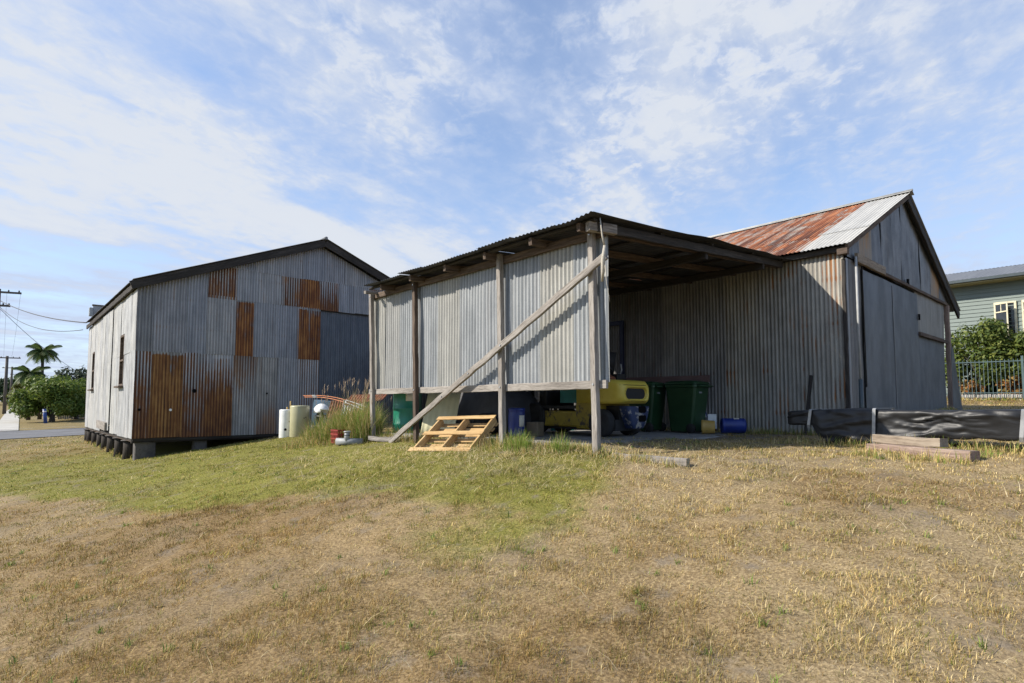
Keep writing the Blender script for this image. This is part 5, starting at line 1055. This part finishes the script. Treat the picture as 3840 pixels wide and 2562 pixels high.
tree('shrub', 'tall leafy garden shrub nearest the gable shed behind the fence', 28.3, 4.3, 2.95, 1.2, 1.1, 'leaf_bush', 7000, .085, 3, .26, 34, 'shrub', HG, .06)
tree('shrub', 'leafy garden shrub under the house windows at the frame edge', 28.4, 2.55, 2.5, 1.2, 1.2, 'leaf_bush', 7000, .085, 4, .24, 34, 'shrub', HG, .06)
tree('shrub', 'outer garden shrub beyond the right edge of the fence bay', 28.4, .3, 2.7, 1.3, 1.3, 'leaf_bush', 5500, .095, 5, .22, 26, 'shrub', HG, .06)
tree('low_shrub', 'low orange brown leafed plant behind the fence pickets', 28.0, 3.1, .9, .8, .9, 'leaf_dry', 700, .10, 8, .1, 12, 'shrub', None, .03)
tree('low_shrub', 'small straw coloured plant at the fence foot near the shed', 27.9, 4.6, .8, .6, .5, 'leaf_dry', 420, .09, 9, .1, 10, 'shrub', None, .03)

# ------------------------------------------------------------------ street on the left
def strip(name, mat, x0, x1, y0, y1, dz, nx=60, ny=8):
    xs = np.linspace(x0, x1, nx); ys = np.linspace(y0, y1, ny); X, Y = np.meshgrid(xs, ys, indexing='ij'); Z = gz(X, Y)+dz; b = MB()
    b.add([(float(p), float(q), float(r)) for p, q, r in zip(X.ravel(), Y.ravel(), Z.ravel())], [(i*ny+j, (i+1)*ny+j, (i+1)*ny+j+1, i*ny+j+1) for i in range(nx-1) for j in range(ny-1)], smooth=True)
    o = b.build(name, M[mat], None); o['kind'] = 'structure'; return o
strip('road', 'asphalt', -90, 60, 37.2, 46.3, .03)
def path():
    b = MB(); n = 90; P = []
    for i in range(n+1):
        y = 46.5+86*i/n; xr = .0208*y
        for x in (xr-1.25, xr): P.append((x, y, g1(x, y)+.04))
    b.add(P, [(2*i, 2*i+1, 2*i+3, 2*i+2) for i in range(n)]); b.build('footpath', M['path'])['kind'] = 'structure'
path()
def pole(label, x, y, h, r, arm, z=None, arms=1):
    z = g1(x, y) if z is None else z; S = thing('power_pole', label, 'power pole', (x, y, z), 0, 'timber power poles along the street')
    one('pole', M['pole_wood'], S, lambda q: q.tube([(x, y, z-.3), (x, y, z+h)], [r*1.15, r*.85], 10))
    for k in range(arms):
        zz = z+h-.22-.85*k; L = arm*(1 if k == 0 else .55)
        a = one('crossarm', M['pole_wood'], S, lambda q: q.beam((x-L, y+.3*L-.14, zz), (x+L, y-.3*L-.14, zz), .1, .12, jit=.005))
        for t in (-.9, -.45, .45, .9): one('insulator', M['wire'], a, lambda q: q.lathe((x+L*t, y-.3*L*t-.14, zz+.06), [(.03, 0), (.05, .03), (.03, .06), (.045, .09), (0, .12)], 8))
    return S
PS = [(-.32, 47.9, 7.15, .17, 1.1, 2, 'nearest dark power pole with wires at the left frame edge'), (.5, 87, 5.36, .16, 1.15, 1, 'second power pole standing beside the white footpath'), (1.43, 127.7, 6.1, .17, 1.25, 1, 'slender third power pole behind the second along the footpath'), (3.3, 212, 8.2, .17, 1.3, 1, 'tiny far power pole above the distant trees'), (4.6, 251, 9.3, .17, 1.3, 1, 'farthest tiny power pole right of its neighbour')]
for x, y, zt_, r, arm, n, l in PS: pole(l, x, y, zt_-g1(x, y), r, arm, None, n)
def wire(label, a, b, sag, r=.012, group='overhead wires'):
    a, b = Vector(a), Vector(b); o = one('overhead_wire', M['wire'], None, lambda q: q.tube([a.lerp(b, t)-UZ*sag*4*t*(1-t) for t in np.linspace(0, 1, 26)], r, 5)); return tag(o, label, 'wire', group)
z0 = 7.15
wire('thick service wire from the near pole to the shed parapet top', (-.2, 47.8, z0-.75), (2.55, 29.1, 3.3), .25, .022)
wire('lower slack wire from the near pole to the shed eave', (-.2, 47.8, z0-1.15), (2.45, 29.15, 3.0), .55, .014)
wire('steep wire falling from the near pole behind the palm', (-.15, 47.8, z0-1.3), (6.4, 62, 1.9), .5, .014)
for x0, l in ((.75, 'right of the two thin wires running on to the next poles'), (.1, 'left of the two thin wires running on to the next poles')):
    wire(l, (x0, 47.8, z0-.2), (x0+.1, 87, 5.2), .8, .006)
tree('broad_tree', 'broad bushy green tree spreading over the verge across the street', 3.25, 59.5, 3.55, 2.35, 2.3, 'leaf_mid', 17000, .135, 21, .16, 46, trunk=.18)
tree('broad_tree', 'darker broad tree beside the paling fence behind the shed corner', 5.1, 63.5, 3.7, 2.5, 2.4, 'leaf_mid', 12000, .15, 22, .15, 34, trunk=.15)
tree('loose_tree', 'sparse grey green gum behind the broad trees near the shed', 6.6, 82, 4.9, 2.4, 2.4, 'leaf_grey', 2600, .24, 23, .45, 20, trunk=.14)
tree('loose_tree', 'olive tree left of the palm behind the broad tree', 3.0, 78, 4.0, 2.0, 2.0, 'leaf_olive', 4200, .22, 24, .2, 26, trunk=.14)
tree('loose_tree', 'tall thin grey green gum farthest right behind the rooftops', 8.6, 86, 4.4, 2.2, 2.2, 'leaf_grey', 2200, .24, 25, .4, 18, trunk=.14)
for i, (x, y, h, l) in enumerate(((5.2, 150, 5.6, 'dark street tree beyond the end of the footpath'), (1.2, 170, 5.6, 'tall dark tree behind the second pole'), (-4, 160, 6, 'dark tree at the far left edge of the street'), (9, 165, 5.6, 'dark tree right of the far poles'), (14, 150, 5.5, 'dark rounded tree behind the palm'), (-12, 150, 6, 'outlying dark tree left of the street'))): tree('street_tree', l, x, y, h, 4.6, 4.6, 'leaf_dark', 3600, .42, 40+i, .12, 24, group='dark trees at the end of the street', trunk=.3)
def palm(x, y, h, label='tall feathery palm rising above the broad tree'):
    z = g1(x, y); S = thing('palm_tree', label, 'palm', (x, y, z)); top = Vector((x, y, z+h))
    one('trunk', M['bark'], S, lambda q: q.tube([(x, y, z), (x+.05, y, z+h*.5), tuple(top)], [.17, .13, .11], 10)); one('crownshaft', M['leaf_palm'], S, lambda q: q.tube([tuple(top-UZ*.9), tuple(top-UZ*.3), tuple(top+UZ*.1)], [.12, .17, .1], 10))
    r = random.Random(5)
    for k in range(18):
        a = 2*pi*k/18+r.random()*.3; L = 1.32+.32*r.random(); up = (1.5, .95, .5)[k % 3]+.35*r.random(); pts = []
        for i in range(10):
            t = i/9; pts.append(top+Vector((cos(a), sin(a), 0))*L*t*(1-.15*t)+UZ*(up*t-1.35*t*t*(.75, .95, 1.1)[k % 3]))
        q = MB(); q.tube(pts, [.035*(1-.8*i/9) for i in range(10)], 5)
        for i in range(1, 40):
            t = i/40*9; j = min(8, int(t)); p = pts[j].lerp(pts[j+1], t-j); d = (pts[j+1]-pts[j]).normalized(); sd = d.cross(UZ).normalized(); ll = .62*math.sin(pi*(.14+.76*i/40))
            for s in (-1, 1):
                e = p+sd*s*ll*.72+d*ll*.55-UZ*ll*.55; q.add([p-d*.035, p+d*.035, e], [(0, 1, 2)])
        q.build('frond', M['leaf_palm'], S)
palm(2.75, 66, 5.95)
palm(1.95, 65.2, 3.95, 'lower palm with arching fronds half buried in the broad tree')
def paling():
    S = thing('paling_fence', 'grey paling fence behind the tree across the street', 'fence', (6.2, 64, -1.5))
    def pl(q):
        for i in range(46):
            x = 4.0+.155*i; z = g1(x, 64.5); q.box((x, 64.5+.01*(i % 2), z+.85+.02*(i % 3)), (.14, .02, 1.7))
    one('paling', M['paling'], S, pl); one('rail', M['paling'], S, lambda q: q.beam((4, 64.56, g1(4, 64.5)+.5), (11, 64.56, g1(11, 64.5)+.5), .05, .08))
paling()
x, y = 2.62, 56.5; zz = g1(x, y)
S = thing('blue_bollard', 'blue roadside post leaning under the broad tree', 'post', (x, y, zz)); one('shaft', M['blue_post'], S, lambda q: q.tube([(x+.12, y, zz-.1), (x, y, zz+1.1)], [.12, .12], 10)); one('band', M['white_plastic'], S, lambda q: q.tube([(x+.025, y, zz+.86), (x+.015, y, zz+.96)], [.124, .124], 10))
strip('kerb', 'concrete', -60, 50, 46.32, 46.5, .13, 60, 2)
